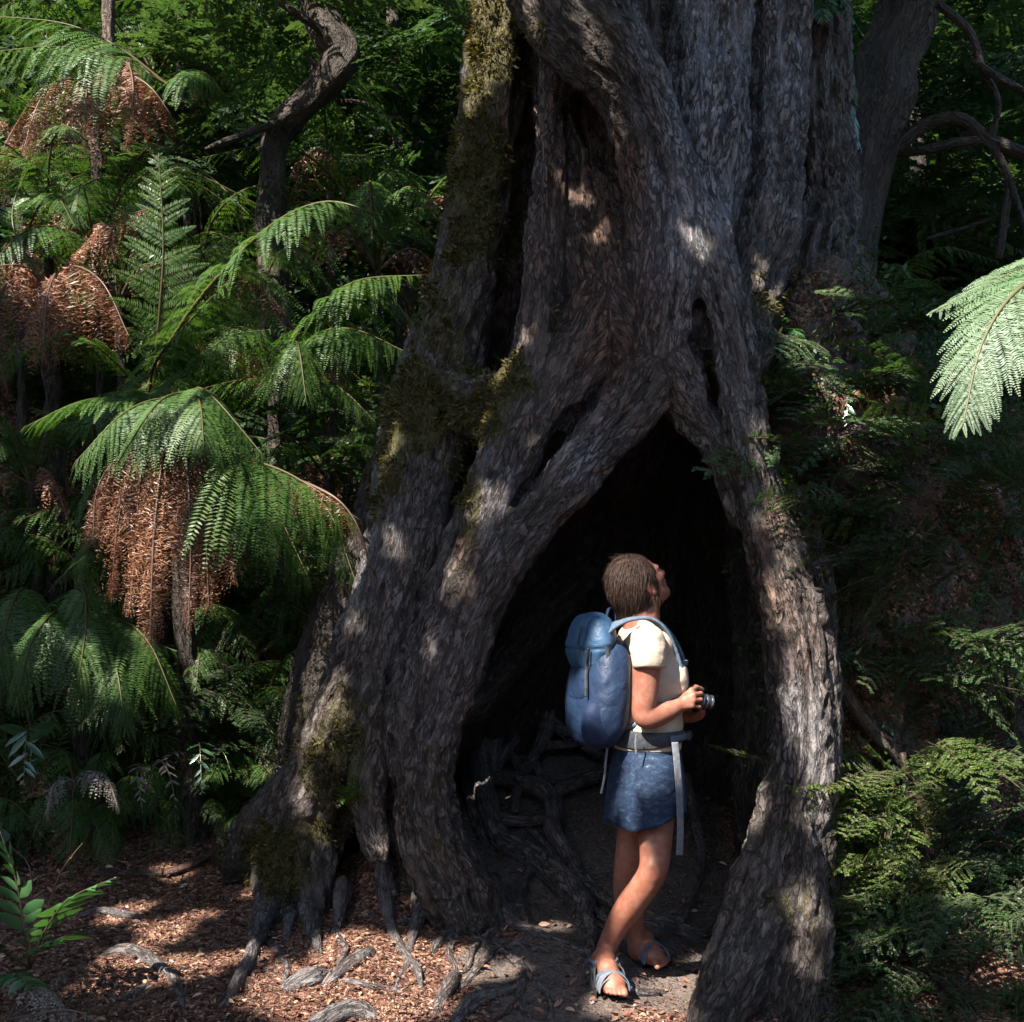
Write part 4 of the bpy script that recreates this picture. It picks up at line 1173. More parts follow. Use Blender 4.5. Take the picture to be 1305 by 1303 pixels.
shrub("dim bush between the drooping ferns and the left flank of the tree", [(420, 640, 7.2, 6), (415, 560, 7.1, 4), (410, 520, 7.0, 3)], [
  (420, 560, 360, 520, 7.0, 6.7, 10, 30), (415, 540, 480, 500, 7.0, 6.6, 12, 30), (415, 600, 470, 580, 7.0, 6.4, 12, 26), (415, 620, 350, 600, 7.0, 6.7, 8, 26)], leaf=.022, seed=18, group="shrubs left of the hollow tree", tone=(0, .9))

shrub("fine-leaved seedling shrub climbing the debris bank close to the trunk", [(1060, 620, 5.2, 4), (1050, 540, 5.15, 3), (1040, 470, 5.15, 2)], [
  (1050, 520, 990, 500, 5.15, 5.0, 8, 20), (1045, 480, 1000, 440, 5.15, 5.05, 8, 20), (1050, 500, 1110, 470, 5.15, 5.1, 9, 24), (1055, 560, 1130, 540, 5.15, 5.05, 9, 24), (1055, 570, 990, 570, 5.15, 4.95, 8, 20), (1040, 450, 1060, 400, 5.2, 5.2, 7, 22)], leaf=.020, seed=19, tone=(.1, 1))
shrub("loose bushy green shrub between the bright sprays and the second trunk", [(1180, 560, 5.9, 5), (1170, 480, 5.9, 4), (1160, 420, 5.9, 3)], [
  (1165, 440, 1110, 400, 5.9, 5.7, 8, 30), (1170, 480, 1240, 440, 5.9, 5.8, 8, 30), (1175, 520, 1120, 500, 5.9, 5.6, 8, 30), (1165, 430, 1170, 370, 5.9, 5.9, 7, 30)], leaf=.024, seed=20, tone=(0, .9))
# leaning, branching wood at the right
ob("leaning_trunk", limb_mesh("leaning_trunk", [rows_px([(1045, 770, 5.15, 7), (1054, 830, 5.1, 9), (1078, 885, 5.1, 8), (1108, 925, 5.15, 10), (1160, 985, 5.2, 8), (1183, 1060, 5.25, 9), (1205, 1130, 5.3, 9), (1216, 1190, 5.3, 10), (1235, 1300, 5.3, 11)])], 16, .16, 3, .25), TWIG,
   label="thin mottled trunk leaning down to the right from behind the right leg", category="tree trunk")
r_ = np.random.default_rng(77)
br = []
for k in range(26):
    u, v, Y = r_.uniform(1180, 1330), r_.uniform(560, 1000), r_.uniform(5.4, 6.4)
    a = r_.uniform(-.9, .6)
    p = P(u, v, Y); d = np.array([-math.cos(a), r_.normal(0, .4), math.sin(a)])
    l = r_.uniform(.2, .6)
    br.append(np.vstack([[*p, .006], [*(p + d * l * .5 + r_.normal(0, .03, 3)), .004], [*(p + d * l + r_.normal(0, .06, 3)), .002]]))
ob("brushwood", limb_mesh("brushwood", br, 6, .1, 4), TWIG, kind="stuff", label="tangle of bare twigs on the dark slope by the right edge", category="brushwood")

def small_tree(name, label, limbs, clumps, mat=WOODLEAF, bark=DARKBARK, leaf=.045, seed=0, moss=.2, tone=(0, 1), group=None, scale=2.0, extra=None):
    """limbs in px rows; clumps (u, v, Y, radius_m, n sprays)"""
    r = np.random.default_rng(seed)
    L = [rows_px(x) for x in limbs]
    root = thing(name, L[0][0][:3], label, "tree", group)
    ob("trunk", limb_mesh("trunk", L[:1], 22, .16, seed, moss, 5), bark, root)
    for x in L[1:]:
        ob("branch", limb_mesh("branch", [x], 10, .14, seed + 3, moss * .5, 6), bark, root)
    if clumps:
        items = []
        for (u, v, Y, R, n) in clumps:
            c = P(u, v, Y)
            for k in range(n):
                q = r.normal(0, 1, 3); q = q / np.linalg.norm(q) * r.uniform(0.2, 1) ** .6
                items.append((c + q * R * np.array([1, 1, .6]), r.uniform(0, 6.28), r.normal(-.15, .3), r.normal(0, .35), scale * r.uniform(.6, 1.2)))
        V, F, rn, tw = spray_cloud(items, r, leaf / scale ** .5, tone)
        ob("crown", np_mesh("crown", V, F, {"rnd": ('FACE', rn)}), mat, root)
    return root

small_tree("gnarled_tree", "dark gnarled tree with a swollen bent limb standing on the left bank", [
  [(352, 520, 8.0, 22), (346, 275, 8.0, 18), (346, 225, 8.0, 15), (348, 180, 8.0, 14), (368, 150, 7.95, 17), (398, 125, 7.9, 19), (425, 95, 7.8, 23), (436, 68, 7.8, 24), (418, 40, 7.8, 22), (400, 0, 7.8, 20), (385, -60, 7.8, 18)],
  [(362, 158, 7.95, 9), (340, 163, 7.9, 6), (310, 173, 7.85, 5), (282, 182, 7.8, 4), (262, 190, 7.8, 2)],
  [(438, 72, 7.8, 12), (410, 40, 7.7, 7), (370, 12, 7.6, 5), (320, -30, 7.6, 4)],
  [(395, 118, 7.9, 8), (400, 90, 7.9, 5), (395, 70, 7.9, 3)],
  [(430, 130, 9.6, 4), (460, 132, 9.6, 4), (490, 138, 9.5, 3)]],
  [(300, 90, 9.0, .7, 22), (250, 140, 9.6, .7, 20), (340, 20, 7.8, .8, 20), (450, -40, 8.0, .9, 16), (300, 190, 9.8, .6, 14)], bark=DARKBARK, seed=31, tone=(.1, 1), group="trees on the left bank")
small_tree("slim_tree", "slim straight grey-brown trunk behind the top left fern", [
  [(138, 110, 8.6, 9), (138, 60, 8.6, 8), (138, 10, 8.6, 7.5), (140, -120, 8.6, 7)]], [(150, -140, 8.8, .7, 14)], bark=TWIG, seed=32, moss=0, group="trees on the left bank")
small_tree("second_tree", "big dark tree leaning right just behind the right side of the hollow tree", [
  [(1040, 430, 7.0, 58), (1066, 330, 7.0, 46), (1084, 250, 7.0, 42), (1104, 170, 7.0, 40), (1130, 85, 7.0, 38), (1160, 0, 7.0, 36), (1200, -110, 7.0, 34)],
  [(1100, 205, 7.0, 16), (1140, 185, 6.95, 11), (1180, 158, 6.9, 9), (1225, 152, 6.85, 8), (1262, 178, 6.85, 8), (1320, 200, 6.8, 7)],
  [(1130, 195, 7.0, 7), (1180, 190, 6.9, 6), (1225, 180, 6.85, 6), (1262, 185, 6.85, 6), (1285, 230, 6.85, 5), (1280, 280, 6.85, 6), (1272, 330, 6.85, 5)],
  [(1262, 180, 6.85, 5), (1272, 130, 6.8, 4), (1250, 85, 6.75, 5), (1235, 40, 6.7, 5), (1195, 5, 6.7, 6)],
  [(1240, 78, 6.75, 5), (1275, 100, 6.7, 5), (1320, 125, 6.7, 4)],
  [(1285, 225, 6.85, 4), (1300, 270, 6.8, 4), (1310, 320, 6.8, 3)],
  [(1280, 275, 7.2, 3), (1230, 290, 7.3, 3), (1180, 305, 7.3, 2)]],
  [(1250, 60, 7.6, .55, 16), (1200, 60, 8.2, .6, 16), (1290, 190, 7.8, .5, 14), (1180, 250, 8.0, .5, 14), (1060, 30, 8.2, .4, 10)], seed=33, tone=(0, .8), group="trees right of the hollow tree")
bgt = [
 ("tree with bright speckled leaves above the bent limb, left", 235, 9.8, [(240, 110, 10.6, 1.0, 34), (300, 40, 10.8, 1.0, 30), (200, 40, 10.9, .9, 24)], 41, (.2, 1)),
 ("leafy tree in the dark gap left of the mossy column", 505, 9.9, [(500, 120, 10.2, .9, 30), (540, 30, 10.4, .9, 26), (480, 220, 10.0, .8, 24), (530, 270, 10.0, .7, 18)], 42, (0, .7)),
 ("tree in the far wood behind the upright fern frond", 60, 11.5, [(60, 60, 12, 1.2, 34), (20, -40, 12, 1.2, 24), (130, 20, 12, 1.0, 22)], 43, (.1, 1)),
 ("speckled bright tree seen between the right branches", 1235, 9.8, [(1230, 120, 10.2, 1.0, 34), (1280, 40, 10.2, 1.0, 26), (1190, 30, 10.4, .8, 20), (1290, 230, 10.0, .8, 22)], 44, (.2, 1)),
 ("dim tree below the right branches behind the fern", 1170, 9.2, [(1160, 290, 9.4, .7, 24), (1220, 330, 9.2, .8, 26), (1120, 250, 9.6, .6, 16), (1280, 380, 9.4, .8, 22)], 45, (0, .8)),
 ("tree far behind the second trunk at the right edge", 1330, 11.0, [(1330, 130, 11.4, 1.3, 34), (1340, 330, 11.2, 1.2, 30)], 46, (0, .9)),
]
for (lb, u, Y, cl, sdv, tone) in bgt:
    g = P(u, 400, Y); zb = float(G(g[0], g[1]))
    vb = HV - (zb - CAMZ) / Y * FPX
    small_tree("woodland_tree", lb, [[(u, vb + 10, Y, 12), (u + 8, (vb + 100) / 2, Y, 10), (u - 4, 60, Y, 8), (u, -160, Y, 7)]], cl, seed=sdv, tone=tone, group="trees of the wood behind", scale=2.2, leaf=.06)

# the wood all round, one mass of leaves; it stands behind the camera too
r_ = np.random.default_rng(99)
def leaf_mass(n, ang, rad, zr, size, r):
    a = r.uniform(*ang, n); d = r.uniform(*rad, n)
    p = np.stack([np.sin(a) * d, 4.5 + np.cos(a) * d, r.uniform(0, 1, n)], 1)
    p[:, 2] = G(p[:, 0], p[:, 1]) + p[:, 2] ** 1.1 * (zr[1] - zr[0]) + zr[0]
    k = noise3(p * np.array([.9, .9, 1.3]), 5) + .5 * noise3(p * 2.3, 6)
    keep = (k > -.12) | (rad[0] > 7)
    p = p[keep]
    D = norm(np.stack([r.normal(0, 1, len(p)), r.normal(0, 1, len(p)), r.normal(-.3, .5, len(p))], 1))
    U = norm(np.stack([r.normal(0, .6, len(p)), r.normal(0, .6, len(p)), np.ones(len(p))], 1))
    L = r.uniform(*size, len(p))
    return leaves(p, D, U, L, L * .5)
parts = [leaf_mass(110000, (-.75, .75), (5.0, 11.0), (0, 8.5), (.06, .14), r_), leaf_mass(75000, (-.9, .9), (10.5, 14.0), (0, 10), (.20, .40), r_), leaf_mass(26000, (.75, 5.53), (7.5, 11), (0, 5.0), (.25, .55), r_)]
V, F = cat(parts)
ob("forest", np_mesh("forest", V, F, {"rnd": ('FACE', np.clip(r_.normal(.4, .25, len(F)), 0, 1))}), WOODLEAF, kind="stuff", label="dark leafy wood closing the view all round", category="wood")

# low growth on the banks
n = 42000
x = np.concatenate([r_.uniform(-5.5, -1.0, n), r_.uniform(1.35, 5, n)]); y = np.concatenate([r_.uniform(5.6, 11, n), r_.uniform(4.9, 10, n)])
keep = np.where(x < 0, (y > 6.2 + .15 * np.sin(x * 3)) | (x < -2.35 + .2 * (y - 5)), True) & (noise3(np.stack([x, y, 0 * x], 1) * 1.6, 8) > -.35)
x, y = x[keep], y[keep]
hh = r_.uniform(0, 1, len(x)) ** 1.5 * (.25 + .5 * sstep(6.4, 8, y))
p = np.stack([x, y, G(x, y) + hh], 1)
D = norm(r_.normal(0, 1, (len(x), 3)) * np.array([1, 1, .5])); U = norm(r_.normal(0, .5, (len(x), 3)) + np.array([0, -.2, 1]))
L = r_.uniform(.03, .09, len(x))
V, F = leaves(p, D, U, L, L * r_.uniform(.25, .55, len(x)))
ob("undergrowth", np_mesh("undergrowth", V, F, {"rnd": ('FACE', np.clip(r_.normal(.35, .25, len(F)), 0, .9))}), BEECH, kind="stuff", label="dark low leaves covering the shaded banks", category="undergrowth")

# earth and root debris banked against the tree on the right
FB = Field((0.95, 5.0, -.2), (3.6, 7.6, 3.1), .03)
for (u, v, Y, R) in [(1022, 385, 5.62, .13), (1040, 440, 5.52, .20), (1062, 530, 5.48, .24), (1085, 640, 5.5, .30), (1105, 760, 5.55, .36), (1110, 900, 5.6, .4), (1035, 400, 6.1, .26), (1060, 470, 6.1, .36), (1085, 560, 6.15, .45), (1110, 680, 6.2, .55), (1130, 830, 6.2, .62), (1150, 1000, 6.2, .7), (1250, 760, 6.5, .6), (1300, 900, 6.5, .8), (1230, 620, 6.7, .5)]:
    c = P(u, v, Y)
    FB.ell(c, (R, R * .9, R * .95), None, .15)
V, F = FB.mesh()
N_ = vnormals(V, F)
V = V + N_ * (.11 * fbm(V * 3.2, 3, 61) + .06 * fbm(V * 11, 3, 62))[:, None]
bank_xyz, bank_n = V, N_
ob("bank", np_mesh("bank", V, F, {"trod": ('POINT', sstep(-.3, .5, fbm(V * 3, 2, 63)))}, True), ground_mat, kind="structure")
# hanging roots and dead bits over the bank
r_ = np.random.default_rng(123)
rt = []
idx = r_.choice(len(V), 9000)
idx = idx[(N_[idx, 1] < -.1)][:700]
for i in idx:
    p = V[i] + N_[i] * .01
    d = norm(np.array([r_.normal(0, .5), -.2, r_.normal(-.5, .6)]))
    l = r_.uniform(.05, .22)
    rt.append(np.vstack([[*p, .0035], [*(p + d * l * .5 + N_[i] * .03 + r_.normal(0, .02, 3)), .003], [*(p + d * l + r_.normal(0, .03, 3)), .0015]]))
ob("root_debris", limb_mesh("root_debris", rt, 5, .1, 8), bark_material("reddish twigs", (.03, .017, .013), (.10, .055, .042), (.22, .15, .12), False), kind="stuff", label="tangle of reddish dead twigs and rootlets on the bank right of the tree", category="debris")

# small leaves and seedlings rooted all over that bank
idx = r_.choice(len(bank_xyz), 46000)
idx = idx[(bank_n[idx, 1] < .35)]
p = bank_xyz[idx] + bank_n[idx] * r_.uniform(.0, .16, (len(idx), 1))
kk = noise3(p * 4, 12) > -.15
p, nn = p[kk], bank_n[idx][kk]
D = norm(nn * .6 + r_.normal(0, .7, p.shape)); U = norm(nn + r_.normal(0, .4, p.shape) + np.array([0, 0, .6]))
L = r_.uniform(.015, .045, len(p))
V, F = leaves(p, D, U, L, L * r_.uniform(.3, .6, len(p)))
ob("bank_greenery", np_mesh("bank_greenery", V, F, {"rnd": ('FACE', np.clip(r_.normal(.45, .28, len(F)), 0, 1))}), BEECH, kind="stuff", label="low green leaves growing over the debris bank right of the tree", category="undergrowth")

idx = r_.choice(len(bank_xyz), 26000)
idx = idx[bank_n[idx, 1] < .3]
p = bank_xyz[idx] + bank_n[idx] * .006
D = norm(r_.normal(0, 1, p.shape)); D = norm(D - bank_n[idx] * (D * bank_n[idx]).sum(1, keepdims=True) * .8)
L = r_.uniform(.012, .035, len(p))
V, F = leaves(p, D, norm(bank_n[idx] + r_.normal(0, .45, p.shape)), L, L * .55, .15)
ob("bank_litter", np_mesh("bank_litter", V, F, {"rnd": ('FACE', r_.beta(1.6, 2.2, len(F)))}), DEAD, kind="stuff", label="brown dead leaves caught on the debris bank right of the tree", category="leaf litter")
# ------------------------------------------------------------------ unseen leaf canopy added overhead for shade, holes cut towards chosen sun spots
LIT_SPOTS = [(505, 690, 5.1, .08), (462, 810, 5.15, .07), (430, 930, 5.2, .08), (385, 1020, 5.2, .06), (640, 650, 4.9, .06), (900, 330, 4.95, .04), (800, 735, 4.5, .12), (825, 735, 4.55, .06), (812, 830, 4.35, .16), (800, 900, 4.35, .12), (745, 850, 4.4, .10), (800, 1120, 4.4, .10), (775, 1190, 4.4, .08), (770, 1250, 4.3, .12), (820, 1240, 4.55, .07),
  (480, 1240, 4.62, .26), (400, 1262, 4.55, .22), (560, 1240, 4.65, .20), (440, 1190, 4.85, .08), (630, 1235, 4.65, .10), (520, 1290, 4.45, .20), (420, 1295, 4.4, .15), (330, 1230, 4.8, .06), (840, 1292, 4.3, .13), (885, 1240, 4.5, .07), (690, 1170, 5.0, .06),
  (890, 1165, 5.1, .05), (905, 1190, 4.9, .05), (875, 1140, 5.2, .04),
  (1245, 430, 3.6, .6), (1205, 390, 3.8, .3), (1300, 380, 3.7, .4), (1010, 760, 4.72, .095), (620, 690, 4.9, .05), (572, 860, 4.95, .05), (1105, 1120, 4.7, .12), (1090, 900, 4.95, .1), (1000, 690, 4.82, .06), (1025, 820, 4.7, .05), (1028, 1150, 4.45, .06), (1030, 1230, 4.42, .05), (1020, 880, 4.7, .03),
  (1120, 1030, 4.75, .2), (1090, 1000, 4.7, .12), (1150, 1090, 4.75, .12), (1240, 828, 4.95, .12), (1200, 640, 5.3, .08), (1270, 1200, 4.7, .12), (1150, 1250, 4.5, .08),
  (590, 735, 4.88, .09), (578, 765, 4.88, .06), (610, 560, 4.95, .05), (625, 540, 5.0, .04), (505, 560, 5.2, .08), (498, 610, 5.2, .05), (440, 880, 5.15, .04), (400, 960, 5.25, .05), (640, 490, 5.05, .05), (655, 485, 5.05, .04), (480, 1065, 5.0, .04),
  (625, 80, 5.45, .14), (615, 150, 5.45, .10), (640, 20, 5.5, .12), (600, 215, 5.45, .05), (805, 180, 5.05, .08), (812, 215, 5.05, .06), (742, 170, 5.15, .05), (745, 240, 5.15, .05), (780, 300, 5.1, .05), (775, 340, 5.1, .04), (720, 230, 5.15, .05), (690, 460, 4.98, .05), (690, 580, 4.9, .04),
  (192, 740, 5.35, .17), (190, 690, 5.4, .12), (265, 700, 5.35, .12), (200, 610, 5.5, .08), (160, 540, 5.4, .16), (235, 520, 5.4, .14), (300, 550, 5.3, .10), (60, 535, 5.6, .12), (425, 275, 5.75, .22), (465, 285, 5.7, .15), (360, 290, 5.95, .14), (300, 340, 6.1, .12), (207, 330, 6.3, .22), (205, 400, 6.35, .12), (230, 260, 6.3, .1),
  (120, 365, 6.4, .10), (130, 430, 6.3, .08), (30, 345, 6.5, .08), (100, 300, 6.7, .10), (60, 80, 7.2, .35), (10, 80, 7.2, .25), (150, 90, 7.3, .10), (170, 110, 7.2, .10), (420, 640, 5.25, .13), (440, 690, 5.2, .10), (360, 660, 5.3, .08), (510, 365, 6.1, .18), (470, 380, 6.2, .12), (400, 430, 6.2, .10), (300, 420, 6.2, .08), (465, 495, 5.85, .08), (470, 560, 6.2, .12),
  (85, 1150, 4.4, .15), (60, 1190, 4.4, .08), (10, 1080, 4.45, .08), (20, 620, 6.6, .06), (130, 1010, 5.4, .06), (60, 950, 5.3, .04), (180, 1230, 4.8, .05), (250, 1150, 5.2, .05),
  (320, 80, 9.2, .4), (260, 130, 9.6, .5), (240, 60, 10.5, .5), (360, 165, 9.1, .12), (400, 115, 9.0, .12), (60, 40, 10, .5), (1230, 90, 10, .5), (1160, 330, 9, .3), (1240, 260, 9.5, .4), (1010, 430, 5.2, .06), (1040, 480, 5.1, .08), (1110, 515, 5.3, .07), (1080, 600, 5.1, .08), (1010, 690, 4.85, .06), (1180, 700, 5.3, .1), (200, 1180, 5.0, .09), (265, 1245, 4.7, .1), (150, 1130, 5.2, .07), (300, 1110, 5.4, .06), (90, 1110, 5.0, .06), (120, 840, 5.4, .1), (30, 790, 5.5, .1), (390, 560, 6.4, .1), (440, 760, 6.2, .1), (260, 870, 6.0, .08), (1120, 500, 5.3, .06), (990, 605, 4.88, .05), (1040, 480, 5.2, .05), (470, 160, 10, .3), (60, 300, 7, .08)]
r_ = np.random.default_rng(2024)
n = 60000
p = np.stack([r_.uniform(-9, 5, n), r_.uniform(-1.2, 16, n), r_.uniform(5.6, 7.4, n)], 1)
p = np.concatenate([p, np.stack([r_.uniform(-7.5, 0.6, 75000), r_.uniform(-1.2, 5.6, 75000), r_.uniform(5.6, 7.4, 75000)], 1)])
p[:, 2] += .45 * np.clip(p[:, 1] - 5.0, 0, 9)
k_ = noise3(p * np.array([.55, .55, .3]), 77)
dist_c = np.hypot(p[:, 0] + 2.6, (p[:, 1] - 1.5) * 1.0)
near_ = p[:, 1] < 5.4
p = p[near_ | (k_ > np.where(p[:, 1] > 6.5, .09, .04))]
keep = np.ones(len(p), bool)
for (u, v, Y, R) in LIT_SPOTS:
    R = R * (1.9 if u < 560 and v < 760 and Y > 5.25 and not 480 < u < 560 else 1.0)
    R = R * (.6 if R < .11 and Y > 4.8 and 440 < u < 860 and v < 980 else 1.0)
    q = p - P(u, v, Y)
    t_ = q @ SUN
    d_ = np.linalg.norm(q - t_[:, None] * SUN, axis=1)
    keep &= ~(d_ < R * (1.0 + .25 * noise3(p * 3, 15)) + .05)
p = p[keep]
D = norm(r_.normal(0, 1, (len(p), 3)) * np.array([1, 1, .4]))
U = norm(r_.normal(0, .55, (len(p), 3)) + SUN * .8)
L = r_.uniform(.13, .26, len(p))
V, F = leaves(p - D * L[:, None] * .5, D, U, L, L * .62)
ob("crown", np_mesh("crown", V, F, {"rnd": ('FACE', r_.uniform(0, .8, len(F)))}), WOODLEAF, giant)  # unseen canopy, added and holed to shape the sun dapples
lb = []
for k in range(7):
    a = 6.283 * k / 7 + .35
    e = np.array([-3 + 8.5 * math.cos(a), 3.5 + 8 * math.sin(a), 7.0 + 1.5 * max(0, math.sin(a))])
    s_ = np.array([.3, 5.8, 6.2 + .5 * (k % 3)])
    lb.append(np.vstack([[*s_, .12], [*(s_ * .6 + e * .4 + np.array([0, 0, .3])), .06], [*e, .02]]))
for b_ in lb:
    ob("bough", limb_mesh("bough", [b_], 10, .12, 9), DARKBARK, giant)

# ------------------------------------------------------------------ roots running over the ground (parts of the giant tree)
ROOTBARK = bark_material("worn root", (0.024, 0.022, 0.023), (0.100, 0.092, 0.098), (0.22, 0.21, 0.225), moss=True)
def root(pts, sink=.25, lift=0.0):
    rows = []
    for q in pts:
        g = GP(q[0], q[1])
        r = q[2] * g[1] / FPX
        h = (q[3] if len(q) > 3 else lift) + (.02 if g[1] > 5.15 and 585 < q[0] < 800 else 0)
        f_ = .72 if q[1] > 1175 else .92
        rows.append([g[0], g[1], g[2] + r * (1 - sink) * (.15 if q[1] > 1175 else .35) + h, r * f_])
    rows = np.array(rows)
    a, b = rows[0], rows[-1]
    for k, q in ((0, a), (-1, b)):
        if pts[k][3:] == () and q[3] > .012:
            rows[k, 2] -= q[3] * .9
            rows[k, 3] *= .55
    return rows
RT = [
 [(683, 880, 9, .35), (655, 925, 13, .22), (628, 972, 16, .12), (613, 1010, 17, .08), (619, 1050, 15, .05), (640, 1078, 14), (690, 1110, 16), (728, 1150, 19), (750, 1190, 20), (752, 1225, 15), (750, 1250, 6)],
 [(596, 1008, 11, .04), (640, 1012, 12, .05), (676, 1024, 13, .06), (702, 1040, 13, .05), (706, 1080, 12, .03), (728, 1106, 10), (752, 1140, 8), (790, 1170, 5), (810, 1185, 3)],
 [(790, 1000, 10, .05), (760, 1010, 10, .05), (730, 1020, 10, .05), (705, 1036, 9, .05)],
 [(692, 935, 5, .15), (665, 965, 6, .10), (640, 990, 8, .07), (622, 1015, 9, .06)],
 [(650, 980, 6, .05), (664, 1000, 6, .04), (672, 1025, 6, .03)],
 [(680, 985, 5, .04), (690, 1005, 6, .04), (712, 1012, 4, .02), (740, 1018, 2)],
 [(664, 1046, 5), (690, 1080, 5), (720, 1120, 6), (735, 1150, 6), (765, 1175, 5), (780, 1180, 3)],
 [(700, 1115, 5), (722, 1150, 7), (740, 1175, 6), (775, 1185, 3)],
 [(480, 1075, 12, .05), (490, 1105, 13, .03), (492, 1145, 13), (496, 1180, 10), (512, 1210, 9), (532, 1235, 8), (538, 1262, 4)],
 [(480, 1130, 5, .02), (495, 1133, 6, .03), (504, 1150, 5, .02)],
 [(497, 1172, 6), (520, 1176, 6), (548, 1172, 4), (575, 1168, 2)],
 [(548, 1222, 6), (558, 1204, 10), (580, 1188, 10), (612, 1176, 9), (650, 1164, 9), (668, 1160, 6)],
 [(585, 1262, 5), (605, 1242, 8), (630, 1216, 9), (660, 1207, 8), (690, 1212, 6), (708, 1216, 3)],
 [(592, 1188, 7), (615, 1202, 9), (645, 1218, 9), (668, 1238, 9), (664, 1260, 9), (660, 1280, 7), (676, 1298, 5)],
 [(548, 1312, 13), (565, 1272, 13), (578, 1248, 12), (582, 1236, 7)],
 [(572, 1320, 14), (592, 1288, 14), (622, 1272, 12), (655, 1262, 11), (668, 1250, 7)],
 [(408, 1258, 10), (428, 1246, 12), (452, 1226, 12), (470, 1216, 11), (475, 1208, 6)],
 [(380, 1318, 18), (420, 1302, 20), (460, 1294, 20), (486, 1296, 14)],
 [(355, 1262, 12), (380, 1256, 18), (405, 1248, 17), (425, 1240, 10)],
 [(438, 1250, 5), (470, 1258, 6), (500, 1262, 4), (520, 1268, 2)],
 [(365, 1098, 14, .12), (352, 1130, 15, .08), (336, 1172, 15, .03), (322, 1212, 14), (306, 1246, 12), (290, 1276, 9), (276, 1292, 5)],
 [(388, 1120, 16, .1), (392, 1160, 14, .03), (400, 1195, 14), (408, 1216, 8)],
 [(378, 1130, 14, .1), (374, 1160, 12, .03), (366, 1192, 10), (362, 1204, 5)],
 [(125, 1218, 6), (150, 1216, 10), (180, 1220, 12), (206, 1236, 12), (222, 1250, 9), (230, 1270, 6), (234, 1290, 4)],
 [(876, 1040, 6, .2), (886, 1075, 6, .1), (895, 1108, 6, .03), (888, 1135, 6), (876, 1163, 7), (858, 1182, 7), (835, 1190, 5)],
 [(812, 1168, 12), (845, 1180, 13), (880, 1192, 13), (912, 1184, 10), (925, 1170, 5)],
 [(800, 1190, 10), (830, 1205, 10), (858, 1216, 6)],
 [(100, 1168, 4), (130, 1163, 5), (165, 1168, 4), (185, 1172, 3)],
 [(400, 900, 18, .5), (365, 980, 20, .28), (345, 1010, 18, .15), (322, 1040, 14, .05), (300, 1058, 8)],
 [(690, 985, 7, .1), (760, 978, 7, .1), (820, 985, 6, .08)],
 [(745, 1240, 9), (778, 1262, 12), (810, 1268, 12), (850, 1262, 8)],
 [(620, 1150, 16, .06), (648, 1176, 11, .01), (690, 1192, 8), (720, 1204, 6), (742, 1216, 3)],
 [(540, 1140, 16, .06), (536, 1172, 11, .01), (524, 1200, 8), (520, 1226, 6), (508, 1250, 4), (500, 1275, 2)],
 [(575, 1160, 15, .05), (580, 1190, 9), (572, 1216, 7), (580, 1236, 5), (574, 1262, 3)],
 [(640, 1172, 7), (625, 1190, 7), (604, 1210, 6), (596, 1236, 5), (572, 1250, 3)],
 [(668, 1238, 8), (690, 1256, 7), (702, 1280, 6), (700, 1310, 5)],
 [(600, 930, 12, .2), (606, 970, 11, .08), (598, 1010, 9, .03), (604, 1050, 8, .02), (622, 1085, 6)],
 [(720, 900, 10, .3), (700, 940, 10, .18), (690, 975, 9, .08), (664, 1010, 8, .05), (655, 1050, 6, .02)],
 [(655, 925, 8, .2), (700, 955, 8, .12), (740, 975, 7, .08), (770, 985, 5, .05)],
 [(628, 1060, 10, .03), (660, 1064, 8, .03), (688, 1060, 7, .02), (706, 1066, 5, .02)],
 [(690, 1100, 8), (672, 1124, 7), (664, 1150, 6), (672, 1180, 4)],
 [(440, 1150, 14, .06), (430, 1185, 9), (440, 1212, 7), (428, 1236, 5), (432, 1260, 3)],
 [(330, 1190, 8), (352, 1212, 7), (366, 1236, 6), (360, 1256, 3)],
 [(205, 1236, 8), (180, 1262, 7), (150, 1276, 5), (120, 1298, 3)],
]
for k, q in enumerate(RT):
    ob("root", limb_mesh("root", [root(q)], 20, .17, 200 + k * 3, .0, 8), ROOTBARK, giant)

# ------------------------------------------------------------------ leaf litter and moss tufts
LITTER = leaf_material("litter leaves", [(0, (0.045, 0.018, 0.014)), (.35, (0.13, 0.058, 0.046)), (.65, (0.235, 0.122, 0.082)), (.85, (0.37, 0.245, 0.165)), (1.0, (0.52, 0.41, 0.30))], .15, .5, .05, (1.2, .9, .6))
n = 200000
x = r_.uniform(-3.0, 1.6, n); y = 4.0 + 3.2 * r_.uniform(0, 1, n) ** 1.4
tr = trod_at(x, y)
keep = (r_.uniform(0, 1, n) > tr * .90 + .25 * (noise3(np.stack([x, y, 0 * x], 1) * 4, 4) < -.2)) & (np.abs(px(np.stack([x, y, G(x, y)], 1))[0] - 652) < 700)
x, y = x[keep], y[keep]
p = np.stack([x, y, G(x, y) + r_.uniform(.001, .010, len(x))], 1)
D = norm(r_.normal(0, 1, (len(x), 3)) * np.array([1, 1, .25])); U = norm(r_.normal(0, .38, (len(x), 3)) + np.array([0, 0, 1]))
L = np.exp(r_.normal(-4.62, .40, len(x)))
V, F = leaves(p, D, U, L, L * r_.uniform(.4, .75, len(x)), .15)
ob("leaf_litter", np_mesh("leaf_litter", V, F, {"rnd": ('FACE', r_.beta(1.6, 2.2, len(F)))}), LITTER, kind="stuff", label="reddish brown fallen leaves strewn over the ground", category="leaf litter")

